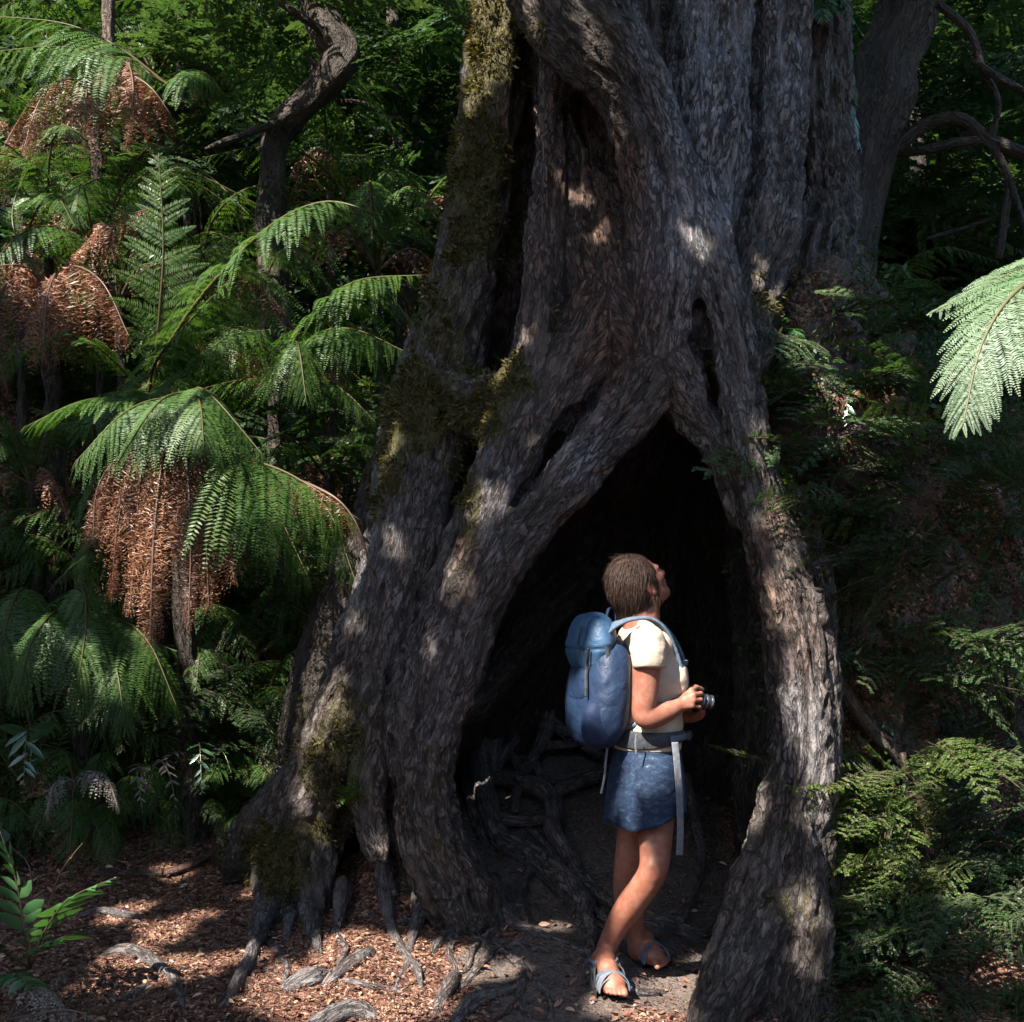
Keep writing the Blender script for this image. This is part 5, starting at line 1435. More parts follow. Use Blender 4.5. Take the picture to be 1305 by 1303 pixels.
MOSS = leaf_material("moss tufts", [(0, (0.022, 0.022, 0.007)), (.5, (0.070, 0.064, 0.018)), (.85, (0.14, 0.125, 0.036)), (1.0, (0.22, 0.17, 0.07))], .3, .6, .02, (1.2, 1.1, .5))
tv = np.empty(len(tree_me.vertices) * 3, np.float32); tree_me.vertices.foreach_get("co", tv); tv = tv.reshape(-1, 3)
mu, mv = px(tv)
mm = moss + .9 * fbm(tv * 9, 3, 71) * .5
ok = np.nonzero((mm > .62) & (moss > .3) & (N[:, 1] < .35))[0]
i = r_.choice(ok, 46000)
p = tv[i] + r_.normal(0, .005, (len(i), 3)) - N[i] * .003
D = norm(N[i] + r_.normal(0, .6, p.shape) + np.array([0, 0, -.25]))
U = norm(r_.normal(0, 1, p.shape))
L = r_.uniform(.008, .034, len(i)) * (1 + .8 * np.clip(noise3(p * 14, 33), 0, 1))
V, F = leaves(p, D, U, L, L * .30, .1)
ob("moss", np_mesh("moss", V, F, {"rnd": ('FACE', r_.uniform(0, 1, len(F)))}), MOSS, giant, kind="stuff")

n = 520
tw = []
for q in range(n):
    x, y = r_.uniform(-2.6, 1.3), 4.0 + 2.6 * r_.uniform() ** 1.3
    a = r_.uniform(0, 6.28); l = r_.uniform(.02, .10)
    tw.append((np.array([x, y, float(G(x, y)) + .008]), np.array([x + l * math.cos(a), y + l * math.sin(a), float(G(x + l * math.cos(a), y + l * math.sin(a))) + .010])))
ob("twig_litter", twig_mesh("twig_litter", tw, .0024), TWIG, kind="stuff", label="bits of broken twig among the fallen leaves", category="leaf litter")
n = 2600
x = r_.uniform(-2.8, 1.3, n); y = 4.0 + 3.0 * r_.uniform(0, 1, n) ** 1.4
p = np.stack([x, y, G(x, y) + .012], 1)
D = norm(r_.normal(0, 1, p.shape) * np.array([1, 1, .2])); U = norm(r_.normal(0, .35, p.shape) + np.array([0, 0, 1]))
L = r_.uniform(.02, .045, n)
V, F = wide_leaves(p, D, U, L, L * .45, .2)
ob("large_litter", np_mesh("large_litter", V, F, {"rnd": ('FACE', np.repeat(r_.beta(2, 1.6, n), 6))}), LITTER, kind="stuff", label="scattered larger dry leaves on the litter", category="leaf litter")

# fallen sticks
def stick(pts, label, name="fallen_branch", mat=TWIG):
    rows = []
    for (u, v, r, h) in pts:
        g = GP(u, v + 0); rr = r * g[1] / FPX
        rows.append([g[0], g[1], g[2] + rr * .7 + h, rr])
    ob(name, limb_mesh(name, [rows], 10, .08, 17, 0, 2), mat, label=label, category="branch")
STICK = bark_material("stick", (.03, .019, .016), (.085, .055, .046), (.16, .115, .10), False)
stick([(330, 1062, 6, .04), (285, 1090, 5, .03), (250, 1108, 5, .015), (214, 1118, 5, .008), (205, 1119, 4, .006)], "reddish dead branch lying over the litter up to the left flank", mat=STICK)
stick([(208, 1120, 5, .006), (170, 1118, 4, .006), (128, 1117, 3, .006)], "short dark stick lying level on the litter at left", mat=STICK)
stick([(182, 1173, 3, .004), (150, 1170, 3, .004), (130, 1165, 3, .004)], "pale thin stick on the litter behind the sunlit fern", mat=ROOTBARK)
stick([(235, 965, 3, .05), (222, 975, 3, .03), (208, 985, 2, .01)], "thin stick leaning among the dark low ferns", mat=STICK)
stick([(660, 1280, 4, .004), (640, 1298, 3, .003), (620, 1310, 3, .003)], "short stick lying by the roots at the bottom of the path", mat=STICK)
# shreds of bark lying on the lit ground
r_ = np.random.default_rng(8)
# ------------------------------------------------------------------ the hiker
YB = 4.60
def M_(px_r, Y=YB):
    return px_r * Y / FPX
YAW = math.radians(20)
fw = np.array([math.cos(YAW), math.sin(YAW), 0.0]); rt = np.array([math.sin(YAW), -math.cos(YAW), 0.0]); zz = np.array([0, 0, 1.0])
BODY = np.stack([fw, rt, zz], 1)          # columns: forward, to her right, up
def clip_plane(Fd, c, n):
    n = np.asarray(n, np.float32)
    d = (Fd.ax[0][:, None, None] - c[0]) * n[0] + (Fd.ax[1][None, :, None] - c[1]) * n[1] + (Fd.ax[2][None, None, :] - c[2]) * n[2]
    Fd.f = np.maximum(Fd.f, d)

def skin_material():
    t = NT("skin")
    pos = t.n("ShaderNodeTexCoord").outputs["Object"]
    c = t.ramp(t.noise(pos, 14, 4, 0.6), [(0.3, (0.20, 0.084, 0.060)), (0.7, (0.30, 0.145, 0.106))])
    c = t.mix(t.ramp(t.noise(pos, 34, 4, 0.65), [(0.42, (.7, .7, .7)), (0.6, (0, 0, 0))]), c, (0.20, 0.070, 0.046))
    c = t.mix(t.ramp(t.noise(pos, 120, 3, 0.6), [(0.5, (0, 0, 0)), (0.8, (0.5, 0.5, 0.5))]), c, (0.28, 0.10, 0.06))
    m = t.pbr(c, 0.5, 0.35, t.bump(t.noise(pos, 260, 3, 0.6), 0.25, 0.002), Subsurface_Weight=0.12, Subsurface_Scale=0.01)
    return m
def cloth_material(name, stops, scale=30, rough=0.85, weave=900, wr=0.5, stretch=(1, 1, 1), spec=.2):
    t = NT(name)
    pos = t.n("ShaderNodeTexCoord").outputs["Object"]
    c = t.ramp(t.noise(t.vmul(pos, stretch), scale, 5, 0.6, .6), stops)
    n1 = t.bump(t.noise(pos, 22, 3, 0.5, .5), wr, 0.012)
    n2 = t.bump(t.noise(pos, weave, 2, 0.5), 0.25, 0.001, n1)
    return t.pbr(c, rough, spec, n2)
SKIN = skin_material()
SHIRT = cloth_material("cream cotton", [(0.3, (0.37, 0.31, 0.255)), (0.7, (0.45, 0.39, 0.33))], 16)
SKORT = cloth_material("blue patterned cloth", [(0.34, (0.008, 0.016, 0.038)), (0.54, (0.017, 0.033, 0.072)), (0.66, (0.038, 0.064, 0.11)), (0.78, (0.17, 0.22, 0.28))], 55, .8, stretch=(.7, .7, 1.3))
PACK = cloth_material("blue ripstop", [(0.3, (0.008, 0.020, 0.052)), (0.7, (0.014, 0.033, 0.080))], 9, .55, wr=.6, spec=.35)
PACK_TOPLIT = cloth_material("top-lit blue ripstop", [(0.3, (0.026, 0.070, 0.145)), (0.7, (0.044, 0.100, 0.190))], 9, .5, wr=.7, spec=.35)  # same cloth as the pack body, light from above put into its colour
PACKDARK = cloth_material("navy mesh", [(0.3, (0.007, 0.016, 0.045)), (0.7, (0.014, 0.028, 0.070))], 20, .7)
STRAPM = cloth_material("slate webbing", [(0.3, (0.055, 0.085, 0.135)), (0.7, (0.11, 0.15, 0.21))], 60, .7)
GREYW = cloth_material("grey webbing", [(0.3, (0.085, 0.095, 0.12)), (0.7, (0.17, 0.18, 0.215))], 80, .7)
DARKW = cloth_material("dark belt", [(0.3, (0.020, 0.024, 0.030)), (0.7, (0.055, 0.062, 0.075))], 50, .6)
SOLE = cloth_material("dark rubber", [(0.3, (0.018, 0.018, 0.022)), (0.7, (0.04, 0.04, 0.046))], 90, .8)
t = NT("brown hair")
hp = t.n("ShaderNodeTexCoord").outputs["Object"]
HAIR = t.pbr(t.ramp(t.noise(t.vmul(hp, (1, 1, .25)), 130, 4, .6), [(0.3, (0.016, 0.009, 0.007)), (0.55, (0.036, 0.021, 0.017)), (0.8, (0.085, 0.055, 0.045))]), .55, .22, t.bump(t.noise(t.vmul(hp, (1, 1, .25)), 220, 3, .6), .8, .005))

LO, HI = (0.12, 4.12, -0.02), (0.92, 5.02, 1.68)
def limb(Fd, pts, k=.02, grow=0.0):
    R_ = np.array([[*P(u, v, Y), M_(r, Y) + grow] for (u, v, Y, r) in pts])
    Fd.chain(spline(R_, 5 * len(R_)) if len(R_) > 2 else R_, k * .5)
TORSO = [((824, 968, YB), (.115, .150, .10)), ((827, 922, YB), (.110, .134, .11)), ((826, 868, YB), (.108, .150, .13)), ((822, 818, YB), (.078, .155, .065))]
def torso(Fd, grow, k=.06):
    for c, r in TORSO:
        Fd.ell(P(*c), np.array(r) + grow, BODY, k)
    for s in (1, -1):
        Fd.ell(P(846, 868, YB) + rt * .07 * s, np.array((.040, .072, .066)) + grow, BODY, .04)

# joints (photo column, row, distance, radius in photo pixels)
R_SH, R_EL, R_WR = (824, 815, 4.43), (823, 912, 4.42), (864, 899, 4.46)
L_SH, L_EL, L_WR = (830, 812, 4.77), (836, 905, 4.76), (872, 912, 4.63)
SLEG = .93
NEAR_LEG = [(834, 985, 4.54, 30), (835, 1045, 4.53, 24.5), (835, 1085, 4.49, 20), (832, 1110, 4.47, 18.0), (821, 1130, 4.49, 18), (805, 1152, 4.53, 18.3), (791, 1172, 4.56, 15.8), (779, 1195, 4.58, 12.5), (772, 1210, 4.59, 11.5), (769, 1224, 4.60, 11.5)]
FAR_LEG = [(812, 985, 4.68, 30), (810, 1045, 4.68, 24), (804, 1085, 4.67, 19.5), (800, 1110, 4.67, 17.5), (800, 1135, 4.70, 18.5), (803, 1160, 4.73, 17), (808, 1185, 4.74, 12.5), (811, 1202, 4.74, 11), (812, 1214, 4.74, 10.5)]
NEAR_LEG = [(a_, b_, c_, d_ * SLEG) for a_, b_, c_, d_ in NEAR_LEG]; FAR_LEG = [(a_, b_, c_, d_ * SLEG) for a_, b_, c_, d_ in FAR_LEG]
FEET = []
def foot(Fd, ank, toe, m=1.0):
    """ank: ankle place, toe: tip of the foot on the ground"""
    a = P(*ank); e = GP(*toe[:2]) + np.array([0, 0, .034])
    d = np.array([*toe[2:], 0.0]); d = d / np.linalg.norm(d)
    s = np.array([d[1], -d[0], 0]) * m
    L = .25
    heel = e - d * L
    zt, zh = e[2], float(G(heel[0], heel[1])) + .036
    b_ = heel + d * .045; a = P(ank[0], ank[1], b_[1] + .01)
    g = lambda f, o, h: e - d * L * (1 - f) + s * o + np.array([0, 0, h + (zh - zt) * (1 - f)])
    Fd.chain([[*a, .034], [*(a * .45 + g(.13, 0, .045) * .55), .037], [*g(.13, 0, .042), .030]], .03)
    Fd.chain([[*(a * .7 + g(.35, 0, .05) * .3), .033], [*g(.42, 0, .055), .030], [*g(.68, .004, .036), .026], [*g(.78, .004, .026), .020]], .03)
    Fd.chain([[*g(.15, 0, .030), .030], [*g(.45, .012, .024), .024], [*g(.72, .022, .022), .023]], .03)
    Fd.chain([[*g(.45, -.008, .022), .022], [*g(.72, -.020, .020), .020]], .03)
    for k, (o, ln, rr) in enumerate([(.028, .975, .0115), (.011, .965, .0085), (-.004, .945, .008), (-.018, .92, .0075), (-.031, .89, .007)]):
        Fd.chain([[*g(.74, o * .9, .024), rr * 1.15], [*g(ln - .07, o, .024), rr], [*g(ln - .02, o, .018), rr * .95]], .003)
    FEET.append((g, d, s, a))

body = Field(LO, HI, .0045)
torso(body, -.012)
limb(body, NEAR_LEG); limb(body, FAR_LEG)
limb(body, [(832, 1104, 4.44, 9), (832, 1116, 4.44, 8)], .03)                                    # kneecap
limb(body, [(*R_SH, 20), (824, 850, 4.425, 17), (822, 885, 4.42, 15), (820, 910, 4.42, 13), (828, 915, 4.42, 13), (842, 910, 4.435, 12.5), (854, 905, 4.45, 10.5), (*R_WR, 8.5)], .02)
limb(body, [(*L_SH, 19), (833, 860, 4.77, 16), (*L_EL, 14), (855, 911, 4.70, 12), (*L_WR, 9.0)], .02)
# hands, each finger its own bent chain
def hand(Fd, wr, palm, knuckles, mids, tips, thumb, r=.0082):
    w = P(*wr); c = P(*palm)
    kn = [P(*q) for q in knuckles]
    for q in kn:
        Fd.chain([[*w, .022], [*(w * .5 + q * .5), .0135], [*q, .0105]], .012)
    for q, m_, t_, sc in zip(kn, mids, tips, (1.0, 1.06, 1.0, .86)):
        m_, t_ = P(*m_), P(*t_)
        Fd.chain([[*q, r * 1.12 * sc], [*m_, r * 1.0 * sc], [*(m_ * .4 + t_ * .6), r * .92 * sc], [*t_, r * .8 * sc]], .004)
    th = [P(*q) for q in thumb]
    Fd.chain([[*th[0], .0135], [*th[1], .0105], [*th[2], .0088]], .006)
hand(body, R_WR, (876, 893, 4.46),
     [(881, 880, 4.465), (884, 886, 4.45), (884, 893, 4.445), (882, 900, 4.445)],
     [(888, 876, 4.50), (893, 884, 4.475), (893, 892, 4.465), (891, 901, 4.46)],
     [(896, 879, 4.53), (895, 886, 4.52), (895, 894, 4.51), (893, 903, 4.50)],
     [(874, 888, 4.48), (880, 879, 4.52), (885, 875, 4.545)])
hand(body, L_WR, (882, 911, 4.60),
     [(886, 912, 4.585), (887, 914, 4.60), (886, 916, 4.615), (884, 917, 4.63)],
     [(892, 909, 4.56), (894, 911, 4.575), (893, 914, 4.59), (891, 916, 4.61)],
     [(893, 905, 4.545), (897, 906, 4.56), (897, 909, 4.575), (895, 912, 4.595)],
     [(876, 905, 4.61), (882, 898, 4.59), (888, 892, 4.58)])
foot(body, NEAR_LEG[-1][:3], (788, 1290, .18, -.98), -1.0)
foot(body, FAR_LEG[-1][:3], (848, 1252, .45, -.89))
# neck and head: looking up, to the right and away
Hc = P(811, 744, YB)
az, el = math.radians(30), math.radians(38)
hf = np.array([math.cos(el) * math.cos(az), math.cos(el) * math.sin(az), math.sin(el)])
hr = np.array([math.sin(az), -math.cos(az), 0.0]); hu = np.cross(hr, hf)
HEAD = np.stack([hf, hr, hu], 1)
def H(f, r, u):
    return Hc + f * hf + r * hr + u * hu
limb(body, [(818, 818, YB, 25), (818, 795, YB, 19), (815, 770, YB, 18)], .03)
body.chain([[*P(818, 800, YB), .055], [*H(.0, 0, -.06), .052]], .03)
body.ell(H(-.004, 0, .018), (.096, .074, .092), HEAD, .02)
body.ell(H(.036, 0, -.035), (.060, .058, .074), HEAD, .03)
body.chain([[*H(.02, 0, -.075), .040], [*H(.078, 0, -.094), .020]], .03)
for s in (1, -1):
    body.chain([[*H(.0, s * .052, -.055), .018], [*H(.066, s * .022, -.096), .016]], .03)
    body.ell(H(.070, s * .036, -.026), (.022, .022, .018), HEAD, .02)
    body.ell(H(.083, s * .030, .010), (.014, .024, .008), HEAD, .012)
    body.ell(H(.100, s * .028, -.008), (.016, .015, .011), HEAD, .008, 'sub')
    body.ell(H(.108, s * .010, -.042), (.010, .008, .007), HEAD, .006)
    body.ell(H(-.006, s * .076, -.014), (.019, .009, .031), HEAD, .008)
    body.ell(H(.002, s * .085, -.012), (.009, .005, .016), HEAD, .004, 'sub')
    body.ell(H(-.002, s * .078, -.040), (.009, .007, .010), HEAD, .005)
body.chain([[*H(.088, 0, .005), .009], [*H(.104, 0, -.020), .010], [*H(.116, 0, -.038), .0115]], .01)
body.ell(H(.097, 0, -.064), (.012, .022, .006), HEAD, .006)
body.ell(H(.093, 0, -.075), (.012, .019, .007), HEAD, .006)
body.chain([[*H(.110, -.016, -.0695), .0022], [*H(.110, .016, -.0695), .0022]], .002, 'sub')
V, F = body.mesh(); del body
V = relax(V, F, 1, .4)
person = thing("person", (P(790, 1260, 4.6)[0], 4.6, 0.03), "person in cream T-shirt and short blue skort looking up under the arch, camera in hands", "person")
ob("body", np_mesh("body", V, F, smooth=True), SKIN, person)
# eyes
def ball(c, r, n=14):
    th, ph = np.meshgrid(np.linspace(0, np.pi, n), np.linspace(0, 2 * np.pi, 2 * n), indexing='ij')
    q = np.stack([np.sin(th) * np.cos(ph), np.sin(th) * np.sin(ph), np.cos(th)], -1) * r + c
    a, b = q.shape[:2]
    ii, jj = np.meshgrid(np.arange(a - 1), np.arange(b - 1), indexing='ij')
    return q.reshape(-1, 3), np.stack([ii * b + jj, (ii + 1) * b + jj, (ii + 1) * b + jj + 1, ii * b + jj + 1], -1).reshape(-1, 4)
t = NT("eye"); EYE = t.pbr((.5, .48, .45), .2, .5)
t = NT("iris"); IRIS = t.pbr((.04, .025, .02), .2, .5)
for s in (1, -1):
    v_, f_ = ball(H(.083, s * .028, -.008), .0125)
    e_ = ob("eye", np_mesh("eye", v_, f_, smooth=True), EYE, person)
    v_, f_ = ball(H(.0925, s * .028, -.007), .0052)
    i_ = ob("iris", np_mesh("iris", v_, f_, smooth=True), IRIS)
    i_.parent = e_
# hair: short bob to the nape
hairF = Field(Hc - .2, Hc + .2, .004)
hairF.ell(H(-.010, 0, .022), (.100, .082, .097), HEAD, .02)
hairF.ell(H(-.034, 0, -.010), (.074, .080, .086), HEAD, .03)
hairF.chain([[*H(-.046, 0, -.045), .060], [*P(803, 780, 4.60), .046]], .03)
for s in (1, -1):
    hairF.chain([[*H(.012, s * .066, .03), .022], [*H(.014, s * .070, -.02), .014], [*H(.008, s * .062, -.07), .010]], .02)
    hairF.ell(H(.006, s * .088, -.020), (.034, .026, .036), HEAD, .006, 'sub')
hairF.ell(H(.125, 0, -.035), (.078, .085, .100), HEAD, .015, 'sub')
hairF.ell(H(.072, 0, -.075), (.060, .060, .060), HEAD, .015, 'sub')
V, F = hairF.mesh(); del hairF
V = relax(V, F, 1, .5)
N_ = vnormals(V, F)
q = (V - Hc) @ HEAD
ang = np.arctan2(q[:, 1], q[:, 0] + .05)
V = V + N_ * (.004 * noise3(np.stack([ang * 9, q[:, 2] * 12, q[:, 0] * 14], 1), 5) + .003 * noise3(np.stack([ang * 26, q[:, 2] * 14, q[:, 0] * 20], 1), 6))[:, None]
hair = ob("hair", np_mesh("hair", V, F, smooth=True), HAIR, person)
r_ = np.random.default_rng(3)
i = r_.choice(len(V), 6000)
i = i[(V[i] - Hc) @ hf < .05]
base = V[i]; nn = N_[i]
down = np.array([-.12, -.05, -1.0])
D = norm(down - nn * (nn @ down)[:, None] + r_.normal(0, .10, base.shape) + nn * .02)
L = r_.uniform(.025, .06, len(i))
v_, f_ = leaves(base + nn * .0015, D, nn + r_.normal(0, .3, nn.shape), L, .0018, .2)
ob("hair_strands", np_mesh("hair_strands", v_, f_), HAIR, person)

# T-shirt
sh = Field(LO, HI, .0045)
torso(sh, .005, .07)
for S, E, Wd in ((R_SH, (827, 848, 4.41), 1), (L_SH, (834, 850, 4.77), 1)):
    limb(sh, [(*S, 20.5), (E[0], E[1] - 14, E[2], 19.8), (*E, 19.8)], .03)
limb(sh, [(818, 806, YB, 30), (818, 796, YB, 23)], .03)
hemz = P(826, 953, YB)[2]
clip_plane(sh, (0, 0, hemz), (0, 0, -1))
sh.chain([[*P(820, 776, YB), .064], [*P(824, 795, YB), .056]], .01, 'sub')
for S, E in (((826, 830, 4.42), (827, 853, 4.41)), ((833, 830, 4.77), (834, 853, 4.77))):
    a, b = P(*S), P(*E); d = (b - a) / np.linalg.norm(b - a)
    X = sh.ax[0][:, None, None]; Yy = sh.ax[1][None, :, None]; Z = sh.ax[2][None, None, :]
    al = (X - b[0]) * d[0] + (Yy - b[1]) * d[1] + (Z - b[2]) * d[2]
    rad = np.sqrt(np.maximum((X - b[0]) ** 2 + (Yy - b[1]) ** 2 + (Z - b[2]) ** 2 - al ** 2, 0))
    ax_ = P(826, 868, YB)
    side = ((X - ax_[0]) * rt[0] + (Yy - ax_[1]) * rt[1]) * (1 if S[2] < YB else -1)
    cut = np.minimum(np.minimum(al, .085 - rad), side - .156)
    sh.f = np.maximum(sh.f, np.where(al < .15, cut, -9))
V, F = sh.mesh(); del sh
V = relax(V, F, 5, .5)
N_ = vnormals(V, F)
q = (V - P(826, 868, YB)) @ BODY
fold = .006 * noise3(np.stack([q[:, 0] * 9 + q[:, 2] * 5, q[:, 1] * 9, q[:, 2] * 16 - q[:, 0] * 8], 1), 8) + .004 * noise3(np.stack([q[:, 0] * 22 + q[:, 2] * 10, q[:, 1] * 16, q[:, 2] * 40 - q[:, 0] * 14], 1), 9)
V = V + N_ * fold[:, None]
ob("t_shirt", np_mesh("t_shirt", V, F, smooth=True), SHIRT, person)

# skort: wavy tube with a slit, two layers
def loft(ring, nz, na, thick):
    """ring(t, a) -> points for t in 0..1 and angle a; an outer and an inner wall joined at both ends"""
    t_ = np.linspace(0, 1, nz)[:, None]; a_ = np.linspace(0, 2 * np.pi, na, endpoint=False)[None, :]
    O = ring(t_, a_, 0.0); I = ring(t_, a_, -thick)
    Q = np.concatenate([O, I[::-1], O[:1]], 0)
    m = len(Q)
    ii, jj = np.meshgrid(np.arange(m - 1), np.arange(na), indexing='ij')
    j2 = (jj + 1) % na
    return Q.reshape(-1, 3), np.stack([ii * na + jj, ii * na + j2, (ii + 1) * na + j2, (ii + 1) * na + jj], -1).reshape(-1, 4)
skc = P(825, 948, YB)
def skort_ring(t_, a_, off):
    f = np.interp(t_, [0, .3, .7, 1], [.112, .126, .136, .140]) + off
    l = np.interp(t_, [0, .3, .7, 1], [.140, .164, .182, .192]) + off
    L = .258 + .012 * np.sin(a_ * 3 + 1) - .022 * np.exp(-((a_ - 1.25) / .16) ** 2) - .03 * np.cos(a_)
    wr = 1 + (.012 + .03 * t_) * np.sin(a_ * 7 + 2 * t_) * .6 + .02 * t_ * np.sin(a_ * 13 + 1.3)
    x = np.cos(a_) * f * wr - .010 * t_; y = np.sin(a_) * l * wr
    z = -t_ * L
    z = np.broadcast_to(z, x.shape)
    return skc + x[..., None] * fw + y[..., None] * rt + z[..., None] * zz
V, F = loft(skort_ring, 26, 120, .006)
ob("skort", np_mesh("skort", V, F[:, ::-1], smooth=True), SKORT, person)
sf = Field((0.2, 4.2, .55), (.85, 4.95, 1.1), .006)
sf.ell(P(824, 968, YB), (.118, .145, .10), BODY, .03)
limb(sf, [(834, 985, 4.52, 31), (834, 1008, 4.50, 28.5)], .03, .006)
limb(sf, [(812, 985, 4.68, 30), (810, 1008, 4.68, 27)], .03, .006)
V, F = sf.mesh(); del sf
ob("shorts", np_mesh("shorts", V, F, smooth=True), SKORT, person)

def band(C, W, side, w, th):
    """webbing: flat strip along C, its width along the vectors in side"""
    C = spline(C, 48) if len(C) < 40 else np.asarray(C)
    T = norm(np.gradient(C, axis=0))
    S = np.broadcast_to(np.asarray(side, float), C.shape)
    S = norm(S - T * (S * T).sum(1, keepdims=True))
    Nn = np.cross(T, S)
    w = np.broadcast_to(np.asarray(w, float), (len(C),))[:, None]
    prof = [(-.5, -.3), (-.42, -.5), (.42, -.5), (.5, -.3), (.5, .3), (.42, .5), (-.42, .5), (-.5, .3)]
    V = np.stack([C + S * w * a + Nn * th * b for a, b in prof], 1)
    n = len(C)
    V = np.concatenate([C[:1, None].repeat(8, 1), V, C[-1:, None].repeat(8, 1)], 0).reshape(-1, 3)
    ii, jj = np.meshgrid(np.arange(n + 1), np.arange(8), indexing='ij')
    j2 = (jj + 1) % 8
    return V, np.stack([ii * 8 + jj, ii * 8 + j2, (ii + 1) * 8 + j2, (ii + 1) * 8 + jj], -1).reshape(-1, 4)

# sandals
for (g, d, s, a) in FEET:
    ff = Field(g(-.1, 0, -.05) - np.array([.2, .2, .02]), g(1.1, 0, .05) + np.array([.2, .2, .08]), .0035)
    tilt = norm(g(1, 0, 0) - g(0, 0, 0)); up_ = norm(zz - tilt * tilt[2]); R3 = np.stack([tilt, s, up_], 1)
    ff.ell(g(.50, .002, -.012), (.152, .056, .022), R3, .02, p=4)
    ff.ell(g(.22, 0, -.006), (.080, .048, .026), R3, .02, p=4)
    ff.ell(g(.50, .064, -.006), (.06, .014, .05), R3, .02, 'sub')
    V, F = ff.mesh(); del ff
    sandal = ob("sandal", np_mesh("sandal", relax(V, F, 2), F, smooth=True), SOLE, person)
    def child(nm, vf, mt):
        o = ob(nm, np_mesh(nm, *vf, smooth=False), mt)
        o.parent = sandal
    ths = np.linspace(0, np.pi, 22)
    def arch(f0, f1, hw, ht, w_, mt, o0=0):
        Cq = np.array([g(f0 + (f1 - f0) * (1 - math.cos(x)) / 2, math.cos(x) * hw + o0, .006 + math.sin(x) ** .8 * ht) for x in ths])
        child("strap", band(spline(Cq, 48), None, d + 0.0 * zz, w_, .004), mt)
    arch(.62, .66, .055, .062, .024, GREYW, .002)
    arch(.56, .76, .055, .062, .020, GREYW, .002)
    arch(.76, .54, .055, .064, .020, STRAPM, .002)
    arch(.72, .76, .054, .050, .020, GREYW, .002)
    # ankle strap, heel loop and the strap down to the sole
    an = a * .62 + g(.16, 0, .05) * .38
    lp = np.array([an + d * (math.cos(x) * .055 + .004) + s * math.sin(x) * .050 + zz * (.004 * math.cos(x)) for x in np.linspace(0, 2 * np.pi, 48)])
    child("strap", band(lp, None, zz, .026, .007), GREYW)
    for sgn in (1, -1):
        child("strap", band(np.array([an + s * sgn * .051, g(.30, sgn * .054, .045), g(.36, sgn * .054, .004)]), None, d, .020, .006), DARKW)
        child("strap", band(np.array([an - d * .050 + s * sgn * .014, g(.02, sgn * .030, .05), g(.03, sgn * .040, .004)]), None, d, .020, .006), DARKW)
        child("strap", band(np.array([an + d * .04 + s * sgn * .042, g(.48, sgn * .053, .05), g(.60, sgn * .056, .006)]), None, d, .018, .005), DARKW)

# backpack
pk = thing("backpack", P(757, 905, YB), "blue hiking backpack worn on the hiker's back", "backpack")
PY = YAW + .04
R3 = np.array(Matrix.Rotation(math.radians(-7), 3, Vector(rt)) @ Matrix(BODY.tolist()))
FP = Field(P(715, 960, YB) - np.array([.08, .35, .05]), P(800, 765, YB) + np.array([.08, .35, .03]), .005)
FP.ell(P(765, 872, YB), (.062, .122, .165), R3, .03, p=3.0)
FP.ell(P(759, 892, YB), (.068, .128, .130), R3, .10, p=2.6)
V, F = FP.mesh(); del FP
N_ = vnormals(V, F)
q = (V - P(757, 896, YB)) @ R3
V = V + N_ * (.005 * noise3(np.stack([q[:, 0] * 12, q[:, 1] * 9, q[:, 2] * 9], 1), 18) + .003 * noise3(np.stack([q[:, 0] * 30 - q[:, 2] * 18, q[:, 1] * 16, q[:, 2] * 12], 1), 19))[:, None]
ob("pack_body", np_mesh("pack_body", V, F, smooth=True), PACK, pk)
FP = Field(P(715, 870, YB) - np.array([.08, .35, .0]), P(800, 765, YB) + np.array([.08, .35, .03]), .005)
RL = np.array(Matrix.Rotation(math.radians(16), 3, Vector(rt)) @ Matrix(BODY.tolist()))
FP.ell(P(757, 806, YB), (.060, .124, .076), RL, .02, p=2.5)
FP.ell(P(748, 834, YB), (.054, .122, .070), RL, .06, p=2.5)
V, F = FP.mesh(); del FP
N_ = vnormals(V, F)
q = (V - P(753, 812, YB)) @ R3
V = V + N_ * (-.005 * np.exp(-((q[:, 2] + .035 - .25 * q[:, 0]) / .006) ** 2) - .004 * np.exp(-((q[:, 1] - .07) / .006) ** 2))[:, None]
V = V + N_ * (.005 * noise3(np.stack([q[:, 0] * 14, q[:, 1] * 10, q[:, 2] * 14], 1), 28) + .004 * noise3(np.stack([q[:, 0] * 30 + q[:, 2] * 26, q[:, 1] * 18, q[:, 2] * 14], 1), 29))[:, None]
ob("pack_lid", np_mesh("pack_lid", V, F, smooth=True), PACK_TOPLIT, pk)
# side pocket, small rear pouch, back panel
FP = Field(P(715, 960, YB) - np.array([.08, .35, .05]), P(800, 840, YB) + np.array([.08, .35, .03]), .005)
FP.ell(P(764, 922, 4.475), (.066, .040, .082), R3, .02, p=2.6)
clip_plane(FP, P(764, 892, 4.49), np.array([.25, 0, 1.0]) / 1.03)
V, F = FP.mesh(); del FP
ob("side_pocket", np_mesh("side_pocket", V, F, smooth=True), PACKDARK, pk)
FP = Field(P(700, 900, YB) - np.array([.08, .3, .05]), P(760, 830, YB) + np.array([.08, .3, .03]), .005)
FP.ell(P(739, 872, 4.57), (.022, .086, .062), R3, .02, p=3)
V, F = FP.mesh(); del FP
ob("pouch", np_mesh("pouch", V, F, smooth=True), PACK, pk)
PV = np.concatenate([np.array([v_.co for v_ in o_.data.vertices]) for o_ in pk.children])
def on_pack(u, v):
    a_, b_ = px(PV)
    near = np.hypot(a_ - u, b_ - v) < 5
    q_ = PV[near]
    q_ = q_[q_[:, 1].argmin()] if len(q_) else P(u, v, 4.47)
    return P(u, v, q_[1] - .006)
